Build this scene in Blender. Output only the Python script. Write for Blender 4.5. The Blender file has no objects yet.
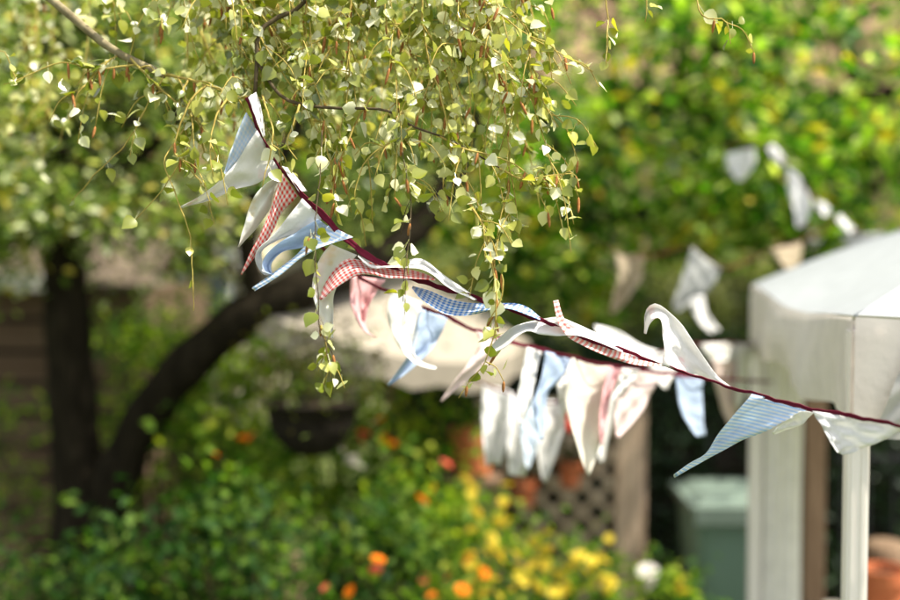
import bpy, math, random
import numpy as np
from mathutils import Vector, Matrix

random.seed(7)
rng = np.random.default_rng(7)
scene = bpy.context.scene
COL = scene.collection

# ------------------------------------------------------------------ camera
CAM_H = 2.07
PITCH = -math.atan(62 / 1250)
cp, sp = math.cos(PITCH), math.sin(PITCH)
FWD = np.array([0, cp, sp]); UP = np.array([0, -sp, cp]); RT = np.array([1.0, 0, 0])
CAM = np.array([0, 0, CAM_H])


def P(x, y, d):
    """world point seen at photo pixel (x, y), d metres in front of the camera"""
    return CAM + d * (FWD + RT * (x - 450) / 1250 + UP * (300 - y) / 1250)


cam_d = bpy.data.cameras.new('camera')
cam = bpy.data.objects.new('camera', cam_d)
COL.objects.link(cam)
cam.location = CAM
cam.rotation_euler = (math.pi / 2 + PITCH, 0, 0)
cam_d.sensor_width = 36
cam_d.lens = 50
cam_d.clip_end = 500
cam_d.clip_start = 0.05
cam_d.dof.use_dof = True
cam_d.dof.focus_distance = 2.33
cam_d.dof.aperture_fstop = 1.15
scene.camera = cam

# ------------------------------------------------------------------ light
SUN_EL = math.radians(60)
sun_dir = Vector((0.6, -0.14, 0)).normalized() * math.cos(SUN_EL) + Vector((0, 0, math.sin(SUN_EL)))
sd = bpy.data.lights.new('sun', 'SUN')
sd.energy = 9.8
sd.angle = math.radians(0.53)
sd.color = (1.0, 0.93, 0.79)
so = bpy.data.objects.new('sun', sd)
COL.objects.link(so)
so.rotation_euler = (-sun_dir).to_track_quat('-Z', 'Y').to_euler()
so.location = (6, -3, 13)

world = bpy.data.worlds.new('World')
scene.world = world
world.use_nodes = True
wn = world.node_tree.nodes
wl = world.node_tree.links
sky = wn.new('ShaderNodeTexSky')
sky.sky_type = 'NISHITA'
sky.sun_disc = False
sky.sun_elevation = SUN_EL
sky.sun_rotation = math.atan2(sun_dir.x, sun_dir.y)
sky.air_density = 1.0
sky.dust_density = 2.5
bg = wn['Background']
bg.inputs['Strength'].default_value = 0.34
hsv = wn.new('ShaderNodeHueSaturation')
hsv.inputs['Saturation'].default_value = 0.3
wl.new(sky.outputs['Color'], hsv.inputs['Color'])
wl.new(hsv.outputs['Color'], bg.inputs['Color'])

scene.view_settings.view_transform = 'Standard'
scene.view_settings.look = 'None'
scene.view_settings.exposure = 0
scene.render.engine = 'CYCLES'
scene.cycles.max_bounces = 6
scene.cycles.transparent_max_bounces = 6
scene.cycles.use_denoising = True
scene.cycles.sample_clamp_indirect = 6


# ------------------------------------------------------------------ materials
def new_mat(name):
    m = bpy.data.materials.new(name)
    m.use_nodes = True
    m.node_tree.nodes.clear()
    return m, m.node_tree.nodes, m.node_tree.links


def ramp(n, stops):
    r = n.new('ShaderNodeValToRGB')
    e = r.color_ramp.elements
    while len(e) < len(stops):
        e.new(0.5)
    for i, (p, c) in enumerate(stops):
        e[i].position = p
        e[i].color = (*c, 1)
    return r


def leaf_mat(name, stops, trans=0.45, rough=0.45, spec=0.5, tmul=(1.5, 1.7, 0.6), clump=0.28):
    m, n, l = new_mat(name)
    geo = n.new('ShaderNodeNewGeometry')
    r = ramp(n, stops)
    tc = n.new('ShaderNodeTexCoord')
    ns = n.new('ShaderNodeTexNoise'); ns.inputs['Scale'].default_value = 2.6; ns.inputs['Detail'].default_value = 2
    l.new(tc.outputs['Object'], ns.inputs['Vector'])
    cl = n.new('ShaderNodeMapRange')
    cl.inputs[1].default_value = 0.36; cl.inputs[2].default_value = 0.64
    cl.inputs[3].default_value = -clump; cl.inputs[4].default_value = clump  # puts broad light and dark patches of the crown into the leaf colour
    l.new(ns.outputs['Fac'], cl.inputs[0])
    sm = n.new('ShaderNodeMath'); sm.operation = 'ADD'; sm.use_clamp = True
    l.new(geo.outputs['Random Per Island'], sm.inputs[0]); l.new(cl.outputs[0], sm.inputs[1])
    l.new(sm.outputs[0], r.inputs['Fac'])
    pb = n.new('ShaderNodeBsdfPrincipled')
    pb.inputs['Roughness'].default_value = rough
    pb.inputs['Specular IOR Level'].default_value = spec
    l.new(r.outputs['Color'], pb.inputs['Base Color'])
    tr = n.new('ShaderNodeBsdfTranslucent')
    mul = n.new('ShaderNodeMix')
    mul.data_type = 'RGBA'
    mul.blend_type = 'MULTIPLY'
    mul.inputs[0].default_value = 1
    l.new(r.outputs['Color'], mul.inputs[6])
    mul.inputs[7].default_value = (*tmul, 1)
    mul.clamp_result = False
    l.new(mul.outputs[2], tr.inputs['Color'])
    mx = n.new('ShaderNodeMixShader')
    mx.inputs[0].default_value = trans
    l.new(pb.outputs[0], mx.inputs[1])
    l.new(tr.outputs[0], mx.inputs[2])
    out = n.new('ShaderNodeOutputMaterial')
    l.new(mx.outputs[0], out.inputs['Surface'])
    return m


def rough_mat(name, c1, c2, scale=8, rough=0.8, bump=0.3, stretch=(1, 1, 1), detail=6, spec=0.06, dist=0.02):
    m, n, l = new_mat(name)
    tc = n.new('ShaderNodeTexCoord')
    mp = n.new('ShaderNodeMapping')
    mp.inputs['Scale'].default_value = stretch
    l.new(tc.outputs['Object'], mp.inputs['Vector'])
    ns = n.new('ShaderNodeTexNoise')
    ns.inputs['Scale'].default_value = scale
    ns.inputs['Detail'].default_value = detail
    ns.inputs['Roughness'].default_value = 0.65
    l.new(mp.outputs[0], ns.inputs['Vector'])
    r = ramp(n, [(0.3, c1), (0.7, c2)])
    l.new(ns.outputs['Fac'], r.inputs['Fac'])
    pb = n.new('ShaderNodeBsdfPrincipled')
    pb.inputs['Roughness'].default_value = rough
    pb.inputs['Specular IOR Level'].default_value = spec
    l.new(r.outputs['Color'], pb.inputs['Base Color'])
    bp = n.new('ShaderNodeBump')
    bp.inputs['Strength'].default_value = bump
    bp.inputs['Distance'].default_value = dist
    l.new(ns.outputs['Fac'], bp.inputs['Height'])
    l.new(bp.outputs[0], pb.inputs['Normal'])
    out = n.new('ShaderNodeOutputMaterial')
    l.new(pb.outputs[0], out.inputs['Surface'])
    return m


def cloth_mat(name, base, col=None, pattern=None, freq=100.0, trans=0.34, stain=None, crease=0.5):
    """cotton; pattern: None, 'check', 'stripe_v' (across the flag), 'stripe_u' (along it); UV in metres"""
    m, n, l = new_mat(name)
    uv = n.new('ShaderNodeUVMap')
    sep = n.new('ShaderNodeSeparateXYZ')
    l.new(uv.outputs[0], sep.inputs[0])

    def band(sock, f):
        a = n.new('ShaderNodeMath'); a.operation = 'MULTIPLY'; a.inputs[1].default_value = f
        l.new(sock, a.inputs[0])
        b = n.new('ShaderNodeMath'); b.operation = 'FRACT'
        l.new(a.outputs[0], b.inputs[0])
        c = n.new('ShaderNodeMath'); c.operation = 'GREATER_THAN'; c.inputs[1].default_value = 0.5
        l.new(b.outputs[0], c.inputs[0])
        return c.outputs[0]

    noise = n.new('ShaderNodeTexNoise')
    noise.inputs['Scale'].default_value = 14
    noise.inputs['Detail'].default_value = 5
    l.new(uv.outputs[0], noise.inputs['Vector'])
    soft = ramp(n, [(0.3, tuple(v * 0.88 for v in base)), (0.65, base)])
    l.new(noise.outputs['Fac'], soft.inputs['Fac'])
    colour = soft.outputs['Color']
    if stain:
        ns2 = n.new('ShaderNodeTexNoise')
        ns2.inputs['Scale'].default_value = 26
        l.new(uv.outputs[0], ns2.inputs['Vector'])
        sr = ramp(n, [(0.60, (0, 0, 0)), (0.72, (0.6, 0.6, 0.6))])
        l.new(ns2.outputs['Fac'], sr.inputs['Fac'])
        mx = n.new('ShaderNodeMix'); mx.data_type = 'RGBA'
        l.new(sr.outputs['Color'], mx.inputs[0])
        l.new(colour, mx.inputs[6])
        mx.inputs[7].default_value = (*stain, 1)
        colour = mx.outputs[2]
    if pattern:
        if pattern == 'check':
            s1, s2 = band(sep.outputs[0], freq), band(sep.outputs[1], freq)
            ad = n.new('ShaderNodeMath'); ad.operation = 'ADD'
            l.new(s1, ad.inputs[0]); l.new(s2, ad.inputs[1])
            hf = n.new('ShaderNodeMath'); hf.operation = 'MULTIPLY'; hf.inputs[1].default_value = 0.5
            l.new(ad.outputs[0], hf.inputs[0])
            fac = hf.outputs[0]
        elif pattern == 'stripe_v':
            fac = band(sep.outputs[1], freq)
        else:
            fac = band(sep.outputs[0], freq)
        mx = n.new('ShaderNodeMix'); mx.data_type = 'RGBA'
        l.new(fac, mx.inputs[0])
        l.new(colour, mx.inputs[6])
        mx.inputs[7].default_value = (*col, 1)
        colour = mx.outputs[2]
    # weave bump
    w = n.new('ShaderNodeTexNoise')
    w.inputs['Scale'].default_value = 900
    w.inputs['Detail'].default_value = 1
    l.new(uv.outputs[0], w.inputs['Vector'])
    w2 = n.new('ShaderNodeTexNoise')
    w2.inputs['Scale'].default_value = 38
    w2.inputs['Detail'].default_value = 3
    l.new(uv.outputs[0], w2.inputs['Vector'])
    b1 = n.new('ShaderNodeBump'); b1.inputs['Strength'].default_value = 0.15; b1.inputs['Distance'].default_value = 0.001
    l.new(w.outputs['Fac'], b1.inputs['Height'])
    b2 = n.new('ShaderNodeBump'); b2.inputs['Strength'].default_value = crease; b2.inputs['Distance'].default_value = 0.006
    l.new(w2.outputs['Fac'], b2.inputs['Height'])
    l.new(b1.outputs[0], b2.inputs['Normal'])
    pb = n.new('ShaderNodeBsdfPrincipled')
    pb.inputs['Roughness'].default_value = 0.85
    pb.inputs['Specular IOR Level'].default_value = 0.15
    l.new(colour, pb.inputs['Base Color']); l.new(b2.outputs[0], pb.inputs['Normal'])
    tr = n.new('ShaderNodeBsdfTranslucent')
    l.new(colour, tr.inputs['Color']); l.new(b2.outputs[0], tr.inputs['Normal'])
    ms = n.new('ShaderNodeMixShader'); ms.inputs[0].default_value = trans
    l.new(pb.outputs[0], ms.inputs[1]); l.new(tr.outputs[0], ms.inputs[2])
    out = n.new('ShaderNodeOutputMaterial')
    l.new(ms.outputs[0], out.inputs['Surface'])
    return m


W = (0.88, 0.87, 0.86)
M = {}
M['white'] = cloth_mat('white_cotton', W)
M['printed'] = cloth_mat('faded_printed_cotton', (0.87, 0.86, 0.81), stain=(0.75, 0.62, 0.35))
M['rosy'] = cloth_mat('sprigged_cotton', (0.88, 0.86, 0.84), stain=(0.8, 0.5, 0.5))
M['cream'] = cloth_mat('cream_cotton', (0.87, 0.83, 0.74))
M['tan'] = cloth_mat('shaded_tan_cotton', (0.52, 0.43, 0.30), trans=0.3)  # shade of the far string put into the cloth colour
M['grey'] = cloth_mat('shaded_white_cotton', (0.52, 0.53, 0.51), trans=0.3)  # white cotton greyed in its colour to look shaded
M['pink'] = cloth_mat('pink_cotton', (0.86, 0.52, 0.54))
M['palepink'] = cloth_mat('pale_pink_cotton', (0.84, 0.70, 0.68))
M['blue'] = cloth_mat('chambray_blue', (0.52, 0.63, 0.82))
M['bluecheck'] = cloth_mat('blue_gingham', (0.86, 0.88, 0.90), (0.06, 0.24, 0.66), 'check', 105, trans=0.25)
M['bluestripe'] = cloth_mat('blue_striped_cotton', (0.86, 0.89, 0.92), (0.50, 0.67, 0.90), 'stripe_v', 115)
M['palecheck'] = cloth_mat('pale_blue_gingham', (0.86, 0.89, 0.93), (0.60, 0.74, 0.92), 'check', 115)
M['redcheck'] = cloth_mat('red_gingham', (0.88, 0.83, 0.81), (0.74, 0.06, 0.05), 'check', 105, trans=0.25)
M['pinkstripe'] = cloth_mat('pink_striped_cotton', (0.88, 0.82, 0.80), (0.80, 0.30, 0.27), 'stripe_v', 110)
M['redstripe'] = cloth_mat('red_striped_cotton', (0.80, 0.74, 0.72), (0.55, 0.04, 0.06), 'stripe_v', 95, trans=0.3)
M['tape'] = cloth_mat('burgundy_tape', (0.13, 0.010, 0.028), trans=0.08)
M['rednote'] = cloth_mat('red_cloth', (0.6, 0.10, 0.07))
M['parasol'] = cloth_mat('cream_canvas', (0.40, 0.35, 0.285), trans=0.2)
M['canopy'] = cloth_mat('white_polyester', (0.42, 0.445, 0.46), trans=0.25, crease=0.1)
M['valance'] = cloth_mat('valance_polyester', (0.82, 0.75, 0.71), trans=0.26, crease=0.12)
M['curtain'] = cloth_mat('cream_curtain', (0.92, 0.87, 0.81), trans=0.12, crease=0.15)

M['birch_leaf'] = leaf_mat('birch_leaf', [(0.0, (0.13, 0.17, 0.015)), (0.3, (0.28, 0.30, 0.035)), (0.5, (0.46, 0.46, 0.12)), (0.7, (0.74, 0.73, 0.48)), (0.93, (0.80, 0.79, 0.62)), (1.0, (0.50, 0.48, 0.04))],
                           trans=0.36, rough=0.3, spec=0.9, tmul=(1.1, 1.15, 0.5), clump=0.1)  # pale stops paint sun and sky glare onto part of the leaves
M['left_leaf'] = leaf_mat('left_tree_leaf', [(0, (0.045, 0.09, 0.012)), (0.45, (0.13, 0.20, 0.028)), (0.7, (0.38, 0.43, 0.17)), (0.92, (0.68, 0.69, 0.46)), (1, (0.5, 0.40, 0.06))],
                          trans=0.42, rough=0.4, spec=0.5)  # palest stops are glare on the leaves, put into their colour
M['apple_leaf'] = leaf_mat('apple_leaf', [(0, (0.018, 0.070, 0.008)), (0.40, (0.075, 0.19, 0.013)), (0.68, (0.27, 0.39, 0.035)), (0.9, (0.62, 0.64, 0.30)), (1, (0.55, 0.40, 0.04))],
                           trans=0.5, rough=0.5, spec=0.3, tmul=(1.3, 1.6, 0.4))  # pale stops paint sunlit highlights, the lowest stop deepens the shade
M['far_leaf'] = leaf_mat('far_tree_leaf', [(0, (0.05, 0.10, 0.014)), (0.6, (0.12, 0.19, 0.025)), (1, (0.34, 0.38, 0.10))], trans=0.42, rough=0.6, spec=0.2)
M['shaded_leaf'] = leaf_mat('shaded_leaf', [(0, (0.007, 0.026, 0.006)), (0.55, (0.026, 0.075, 0.010)), (1, (0.14, 0.22, 0.03))], trans=0.45, rough=0.6, spec=0.15)  # green darkened to carry the shade over the lower left shrubs
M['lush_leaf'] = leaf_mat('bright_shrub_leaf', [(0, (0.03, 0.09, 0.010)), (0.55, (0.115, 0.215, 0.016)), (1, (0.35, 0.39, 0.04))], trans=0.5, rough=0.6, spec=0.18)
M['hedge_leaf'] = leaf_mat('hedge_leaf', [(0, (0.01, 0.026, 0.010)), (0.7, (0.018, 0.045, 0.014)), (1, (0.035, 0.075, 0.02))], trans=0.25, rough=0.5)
M['olive_leaf'] = leaf_mat('olive_hedge_leaf', [(0, (0.14, 0.16, 0.05)), (0.6, (0.20, 0.22, 0.085)), (1, (0.27, 0.27, 0.11))], trans=0.4, rough=0.6, spec=0.2)
M['basket_leaf'] = leaf_mat('basket_leaf', [(0, (0.035, 0.026, 0.010)), (0.5, (0.075, 0.06, 0.02)), (1, (0.10, 0.14, 0.025))], trans=0.35, rough=0.5)
M['yellow_petal'] = leaf_mat('yellow_petal', [(0, (0.72, 0.56, 0.03)), (1, (0.80, 0.70, 0.12))], trans=0.35, rough=0.6, spec=0.2, tmul=(1.1, 1.0, 0.6), clump=0.0)
M['orange_petal'] = leaf_mat('orange_petal', [(0, (0.80, 0.16, 0.01)), (1, (0.85, 0.33, 0.01))], trans=0.35, rough=0.6, spec=0.2, tmul=(1.1, 0.9, 0.5), clump=0.0)
M['red_petal'] = leaf_mat('red_petal', [(0, (0.65, 0.05, 0.03)), (1, (0.75, 0.22, 0.15))], trans=0.3, rough=0.6, spec=0.2, tmul=(1.1, 0.9, 0.9), clump=0.0)
M['white_petal'] = leaf_mat('white_petal', [(0, (0.7, 0.62, 0.60)), (1, (0.8, 0.78, 0.74))], trans=0.3, rough=0.6, spec=0.2, tmul=(1, 1, 1), clump=0.0)
M['flower_eye'] = rough_mat('flower_eye', (0.35, 0.16, 0.02), (0.5, 0.28, 0.03), scale=60)
M['apple'] = rough_mat('yellow_apple_skin', (0.70, 0.40, 0.02), (0.80, 0.55, 0.05), scale=6, rough=0.4, bump=0)
M['bark_dark'] = rough_mat('dark_bark', (0.007, 0.0055, 0.0035), (0.030, 0.024, 0.015), scale=9, stretch=(3, 3, 0.7), bump=0.9, rough=0.95, dist=0.03)
M['bark_birch'] = rough_mat('birch_limb_bark', (0.10, 0.08, 0.045), (0.34, 0.29, 0.17), scale=22, bump=0.5, rough=0.8, dist=0.004)
M['bark_white'] = rough_mat('white_birch_bark', (0.16, 0.14, 0.12), (0.62, 0.58, 0.52), scale=7, stretch=(1, 1, 3), bump=0.4)
M['twig'] = rough_mat('birch_twig', (0.24, 0.17, 0.04), (0.52, 0.42, 0.12), scale=40, bump=0.1, rough=0.6)
M['twig_dark'] = rough_mat('dark_twig', (0.045, 0.035, 0.02), (0.12, 0.09, 0.05), scale=40, bump=0.2, rough=0.7)
M['catkin'] = rough_mat('catkin', (0.20, 0.075, 0.025), (0.42, 0.20, 0.07), scale=260, bump=0.8, rough=0.8, dist=0.001)
M['timber'] = rough_mat('weathered_timber', (0.30, 0.21, 0.145), (0.52, 0.40, 0.30), scale=7, stretch=(6, 6, 0.5), bump=0.4, dist=0.006)
M['timber_dark'] = rough_mat('brown_timber', (0.11, 0.072, 0.045), (0.24, 0.165, 0.11), scale=7, stretch=(6, 6, 0.5), bump=0.4, dist=0.006)
M['boards'] = rough_mat('shed_boards', (0.085, 0.052, 0.034), (0.17, 0.115, 0.078), scale=5, stretch=(0.6, 6, 8), bump=0.4, dist=0.006)
M['fascia'] = rough_mat('grey_fascia', (0.42, 0.40, 0.36), (0.58, 0.55, 0.5), scale=5, bump=0.1)
M['roof_felt'] = rough_mat('roof_felt', (0.09, 0.07, 0.05), (0.16, 0.125, 0.09), scale=20)
M['trellis'] = rough_mat('trellis_wood', (0.42, 0.32, 0.22), (0.62, 0.51, 0.37), scale=10, bump=0.3, dist=0.004)
M['terracotta'] = rough_mat('terracotta', (0.50, 0.13, 0.055), (0.66, 0.22, 0.10), scale=14, rough=0.85, bump=0.15, dist=0.004)
M['soil'] = rough_mat('soil', (0.02, 0.014, 0.01), (0.06, 0.045, 0.03), scale=30)
M['basket'] = rough_mat('basket_liner', (0.010, 0.008, 0.007), (0.035, 0.028, 0.022), scale=30, bump=0.8, dist=0.01)
M['iron'] = rough_mat('black_iron', (0.015, 0.015, 0.016), (0.03, 0.03, 0.032), scale=30, rough=0.5)
M['bin'] = rough_mat('grey_green_plastic', (0.14, 0.225, 0.17), (0.18, 0.27, 0.21), scale=3, rough=0.5, bump=0.05, spec=0.5)
M['bin_lid'] = rough_mat('pale_bin_plastic', (0.12, 0.165, 0.135), (0.16, 0.205, 0.17), scale=3, rough=0.45, bump=0.05, spec=0.5)
M['rubber'] = rough_mat('black_rubber', (0.015, 0.015, 0.015), (0.03, 0.03, 0.03), scale=20)
M['steel'] = rough_mat('white_steel', (0.80, 0.74, 0.69), (0.88, 0.82, 0.77), scale=8, stretch=(4, 4, 0.4), rough=0.45, bump=0.1, dist=0.004)
M['grass'] = rough_mat('lawn', (0.05, 0.075, 0.02), (0.12, 0.14, 0.045), scale=2.2, bump=0.4, detail=10)
M['wood_hill'] = rough_mat('wooded_slope', (0.02, 0.04, 0.012), (0.07, 0.10, 0.03), scale=0.9, bump=1, detail=10, dist=0.5)
M['render'] = rough_mat('cream_render', (0.60, 0.50, 0.38), (0.70, 0.60, 0.47), scale=3, bump=0.15)
M['tile'] = rough_mat('roof_tiles', (0.22, 0.12, 0.08), (0.38, 0.24, 0.17), scale=6, bump=0.3)
M['brick'] = rough_mat('tan_brick', (0.36, 0.22, 0.14), (0.50, 0.34, 0.22), scale=9, bump=0.2)
M['glass'] = rough_mat('dark_glass', (0.03, 0.04, 0.05), (0.06, 0.07, 0.08), scale=2, rough=0.1, bump=0, spec=0.8)
M['paint'] = rough_mat('white_paint', (0.66, 0.65, 0.62), (0.78, 0.77, 0.74), scale=6, bump=0.05)
M['stone'] = rough_mat('grey_stone', (0.22, 0.20, 0.18), (0.40, 0.37, 0.34), scale=9, bump=0.4)


# ------------------------------------------------------------------ objects
def tag(o, label=None, cat=None, group=None, kind=None):
    if label: o['label'] = label
    if cat: o['category'] = cat
    if group: o['group'] = group
    if kind: o['kind'] = kind
    return o


def empty(name, loc, label, cat, group=None):
    o = bpy.data.objects.new(name, None)
    COL.objects.link(o)
    o.location = loc
    o.empty_display_size = 0.1
    return tag(o, label, cat, group)


def world_loc(o):
    v = Vector((0, 0, 0))
    while o is not None:
        v += o.location; o = o.parent
    return np.array(v)


class MB:
    def __init__(self):
        self.v = []; self.f = []; self.n = 0; self.uv = {}

    def add(self, verts, faces, uvs=None):
        verts = np.asarray(verts, float)
        if uvs is not None:
            for i, u in enumerate(uvs): self.uv[self.n + i] = u
        self.v.append(verts)
        self.f.extend([tuple(i + self.n for i in f) for f in faces])
        self.n += len(verts)
        return self

    def box(self, c, size, rz=0, R=None):
        sx, sy, sz = (s / 2 for s in size)
        v = np.array([(x, y, z) for x in (-sx, sx) for y in (-sy, sy) for z in (-sz, sz)])
        if R is None:
            ca, sa = math.cos(rz), math.sin(rz)
            R = np.array([[ca, -sa, 0], [sa, ca, 0], [0, 0, 1]])
        v = v @ R.T + np.asarray(c)
        return self.add(v, [(0, 1, 3, 2), (4, 6, 7, 5), (0, 4, 5, 1), (2, 3, 7, 6), (0, 2, 6, 4), (1, 5, 7, 3)])

    def tube(self, pts, radii, sides=8, cap=True):
        pts = np.asarray(pts, float); n = len(pts)
        if np.isscalar(radii): radii = [radii] * n
        t = np.gradient(pts, axis=0)
        t /= np.linalg.norm(t, axis=1)[:, None] + 1e-12
        ref = np.array([0, 0, 1.0]) if abs(t[0][2]) < 0.9 else np.array([1.0, 0, 0])
        u = np.cross(t[0], ref); u /= np.linalg.norm(u)
        vs = []
        for i in range(n):
            u = u - t[i] * np.dot(u, t[i]); u /= np.linalg.norm(u) + 1e-12
            w = np.cross(t[i], u)
            for k in range(sides):
                a = 2 * math.pi * k / sides
                vs.append(pts[i] + radii[i] * (math.cos(a) * u + math.sin(a) * w))
        fs = []
        for i in range(n - 1):
            for k in range(sides):
                k2 = (k + 1) % sides
                fs.append((i * sides + k, i * sides + k2, (i + 1) * sides + k2, (i + 1) * sides + k))
        if cap:
            fs.append(tuple(range(sides - 1, -1, -1)))
            fs.append(tuple((n - 1) * sides + k for k in range(sides)))
        return self.add(vs, fs)

    def lathe(self, c, prof, sides=20, R=None):
        vs = []
        for r, z in prof:
            for k in range(sides):
                a = 2 * math.pi * k / sides
                vs.append((r * math.cos(a), r * math.sin(a), z))
        vs = np.array(vs)
        if R is not None: vs = vs @ np.asarray(R).T
        vs = vs + np.asarray(c)
        fs = []
        for i in range(len(prof) - 1):
            for k in range(sides):
                k2 = (k + 1) % sides
                fs.append((i * sides + k, i * sides + k2, (i + 1) * sides + k2, (i + 1) * sides + k))
        return self.add(vs, fs)

    def grid(self, G, uv=None):
        """G: (n, m, 3)"""
        n, m, _ = G.shape
        fs = [(i * m + j, i * m + j + 1, (i + 1) * m + j + 1, (i + 1) * m + j) for i in range(n - 1) for j in range(m - 1)]
        return self.add(G.reshape(-1, 3), fs, None if uv is None else uv.reshape(-1, 2))

    def build(self, name, mat, parent=None, smooth=False, label=None, bevel=0):
        V = np.concatenate(self.v) if self.v else np.zeros((0, 3))
        if parent is not None: org = world_loc(parent)
        else: org = np.zeros(3)
        me = bpy.data.meshes.new(name)
        me.from_pydata((V - org).tolist(), [], self.f)
        if self.uv:
            ul = me.uv_layers.new(name='UVMap')
            li = np.zeros(len(me.loops), np.int32)
            me.loops.foreach_get('vertex_index', li)
            arr = np.array([self.uv.get(i, (0, 0)) for i in range(self.n)], np.float32)
            ul.data.foreach_set('uv', arr[li].ravel())
        me.materials.append(mat)
        if smooth: me.polygons.foreach_set('use_smooth', [True] * len(me.polygons))
        me.update()
        o = bpy.data.objects.new(name, me)
        COL.objects.link(o)
        if parent is not None: o.parent = parent
        if bevel:
            b = o.modifiers.new('bevel', 'BEVEL'); b.width = bevel; b.segments = 2; b.limit_method = 'ANGLE'
        if label: o['label'] = label
        return o


def spline(pts, n):
    """Catmull-Rom through pts, n samples, even in arc length"""
    p = np.asarray(pts, float)
    if len(p) == 2:
        t = np.linspace(0, 1, n)[:, None]
        return p[0] * (1 - t) + p[1] * t
    q = np.vstack([2 * p[0] - p[1], p, 2 * p[-1] - p[-2]])
    out = []
    for i in range(1, len(q) - 2):
        for t in np.linspace(0, 1, 16, endpoint=False):
            a, b, c, d = q[i - 1], q[i], q[i + 1], q[i + 2]
            out.append(0.5 * (2 * b + (c - a) * t + (2 * a - 5 * b + 4 * c - d) * t ** 2 + (-a + 3 * b - 3 * c + d) * t ** 3))
    out.append(p[-1]); out = np.array(out)
    s = np.concatenate([[0], np.cumsum(np.linalg.norm(np.diff(out, axis=0), axis=1))])
    x = np.linspace(0, s[-1], n)
    return np.stack([np.interp(x, s, out[:, k]) for k in range(p.shape[1])], 1)


def interp_line(L, x):
    xs = [p[0] for p in L]
    return np.interp(x, xs, [p[2] for p in L])


def leaf_cloud(centres, sizes, mat, name, parent, up=0.6, droop=0.3, aspect=0.55, rg=None, label=None, kind=None):
    """many kite-shaped leaves, two faces each, folded along the midrib"""
    rg = rg or rng
    c = np.asarray(centres); n = len(c)
    s = np.asarray(sizes)[:, None]
    nr = rg.normal(size=(n, 3)); nr[:, 2] = np.abs(nr[:, 2]) * 0.8 + up
    nr /= np.linalg.norm(nr, axis=1)[:, None]
    d = rg.normal(size=(n, 3)); d[:, 2] -= droop
    d -= nr * np.sum(d * nr, 1)[:, None]
    d /= np.linalg.norm(d, axis=1)[:, None] + 1e-9
    w = np.cross(nr, d)
    b = c - d * s * 0.5
    t = c + d * s * 0.5 - nr * s * 0.08
    l1 = c - d * s * 0.05 + w * s * aspect * 0.5 + nr * s * 0.10
    r1 = c - d * s * 0.05 - w * s * aspect * 0.5 + nr * s * 0.10
    l2 = c + d * s * 0.22 + w * s * aspect * 0.36 + nr * s * 0.05
    r2 = c + d * s * 0.22 - w * s * aspect * 0.36 + nr * s * 0.05
    V = np.stack([b, l1, l2, t, r2, r1], 1).reshape(-1, 3)
    i0 = (np.arange(n) * 6)[:, None]
    F = np.concatenate([i0 + [0, 3, 2, 1], i0 + [0, 5, 4, 3]], 0)
    return raw_quads(V, F, mat, name, parent, label, kind)


def raw_quads(V, F, mat, name, parent, label=None, kind=None):
    org = world_loc(parent) if parent is not None else np.zeros(3)
    me = bpy.data.meshes.new(name)
    me.vertices.add(len(V)); me.vertices.foreach_set('co', (V - org).astype(np.float32).ravel())
    me.loops.add(F.size); me.loops.foreach_set('vertex_index', F.astype(np.int32).ravel())
    me.polygons.add(len(F)); me.polygons.foreach_set('loop_start', (np.arange(len(F)) * 4).astype(np.int32))
    me.update(calc_edges=True); me.validate()
    me.materials.append(mat)
    o = bpy.data.objects.new(name, me)
    COL.objects.link(o)
    if parent is not None: o.parent = parent
    if label: o['label'] = label
    if kind: o['kind'] = kind
    return o


def crown_points(boxes, per, spread, flat=0.7):
    """boxes: (x0, y0, x1, y1, d0, d1, clusters); returns cluster centres and leaf centres"""
    cs, ls = [], []
    for x0, y0, x1, y1, d0, d1, k in boxes:
        for _ in range(k):
            c = P(rng.uniform(x0, x1), rng.uniform(y0, y1), rng.uniform(d0, d1))
            cs.append(c)
            m = int(per * rng.uniform(0.5, 1.4))
            ls.append(c + rng.normal(size=(m, 3)) * spread * rng.uniform(0.6, 1.3) * np.array([1, 1, flat]))
    return np.array(cs), np.concatenate(ls)


def connect(mb, nodes, centres, r=0.012, prob=1.0):
    """a thin branch from the nearest limb point to each leaf cluster"""
    nodes = np.asarray(nodes)
    for c in centres:
        if random.random() > prob: continue
        dd = np.linalg.norm(nodes - c, axis=1) + np.where(nodes[:, 2] > c[2] + 0.2, 0.5, 0)
        a = nodes[int(np.argmin(dd))]
        L = np.linalg.norm(c - a)
        mid = (a + c) / 2 + rng.normal(size=3) * 0.08 * L + np.array([0, 0, 0.1 * L])
        mb.tube(spline([a, mid, c], 7), np.linspace(r * min(1.6, 0.6 + L), r * 0.25, 7), 5, cap=False)


# ------------------------------------------------------------------ setting
g = MB()
N = 40
xs = np.linspace(-140, 140, N); ys = np.linspace(-30, 250, N)
G = np.stack(np.meshgrid(xs, ys, indexing='ij'), -1)
G = np.concatenate([G, np.zeros((N, N, 1))], -1)
g.grid(G)
tag(g.build('ground', M['grass']), kind='structure')

hl = MB()
N1, N2 = 90, 24
A = np.linspace(math.radians(15), math.radians(165), N1)
G = np.zeros((N1, N2, 3))
for i, a in enumerate(A):
    for j in range(N2):
        t = j / (N2 - 1)
        r = 44 + 40 * t
        z = 17 * (1 - (1 - t) ** 3) + (rng.normal() * 0.9 if j else -0.3)
        if j == 0: z = -0.5
        G[i, j] = (r * math.cos(a), r * math.sin(a), z)
hl.grid(G)
tag(hl.build('hill', M['wood_hill']), kind='structure')


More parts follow.
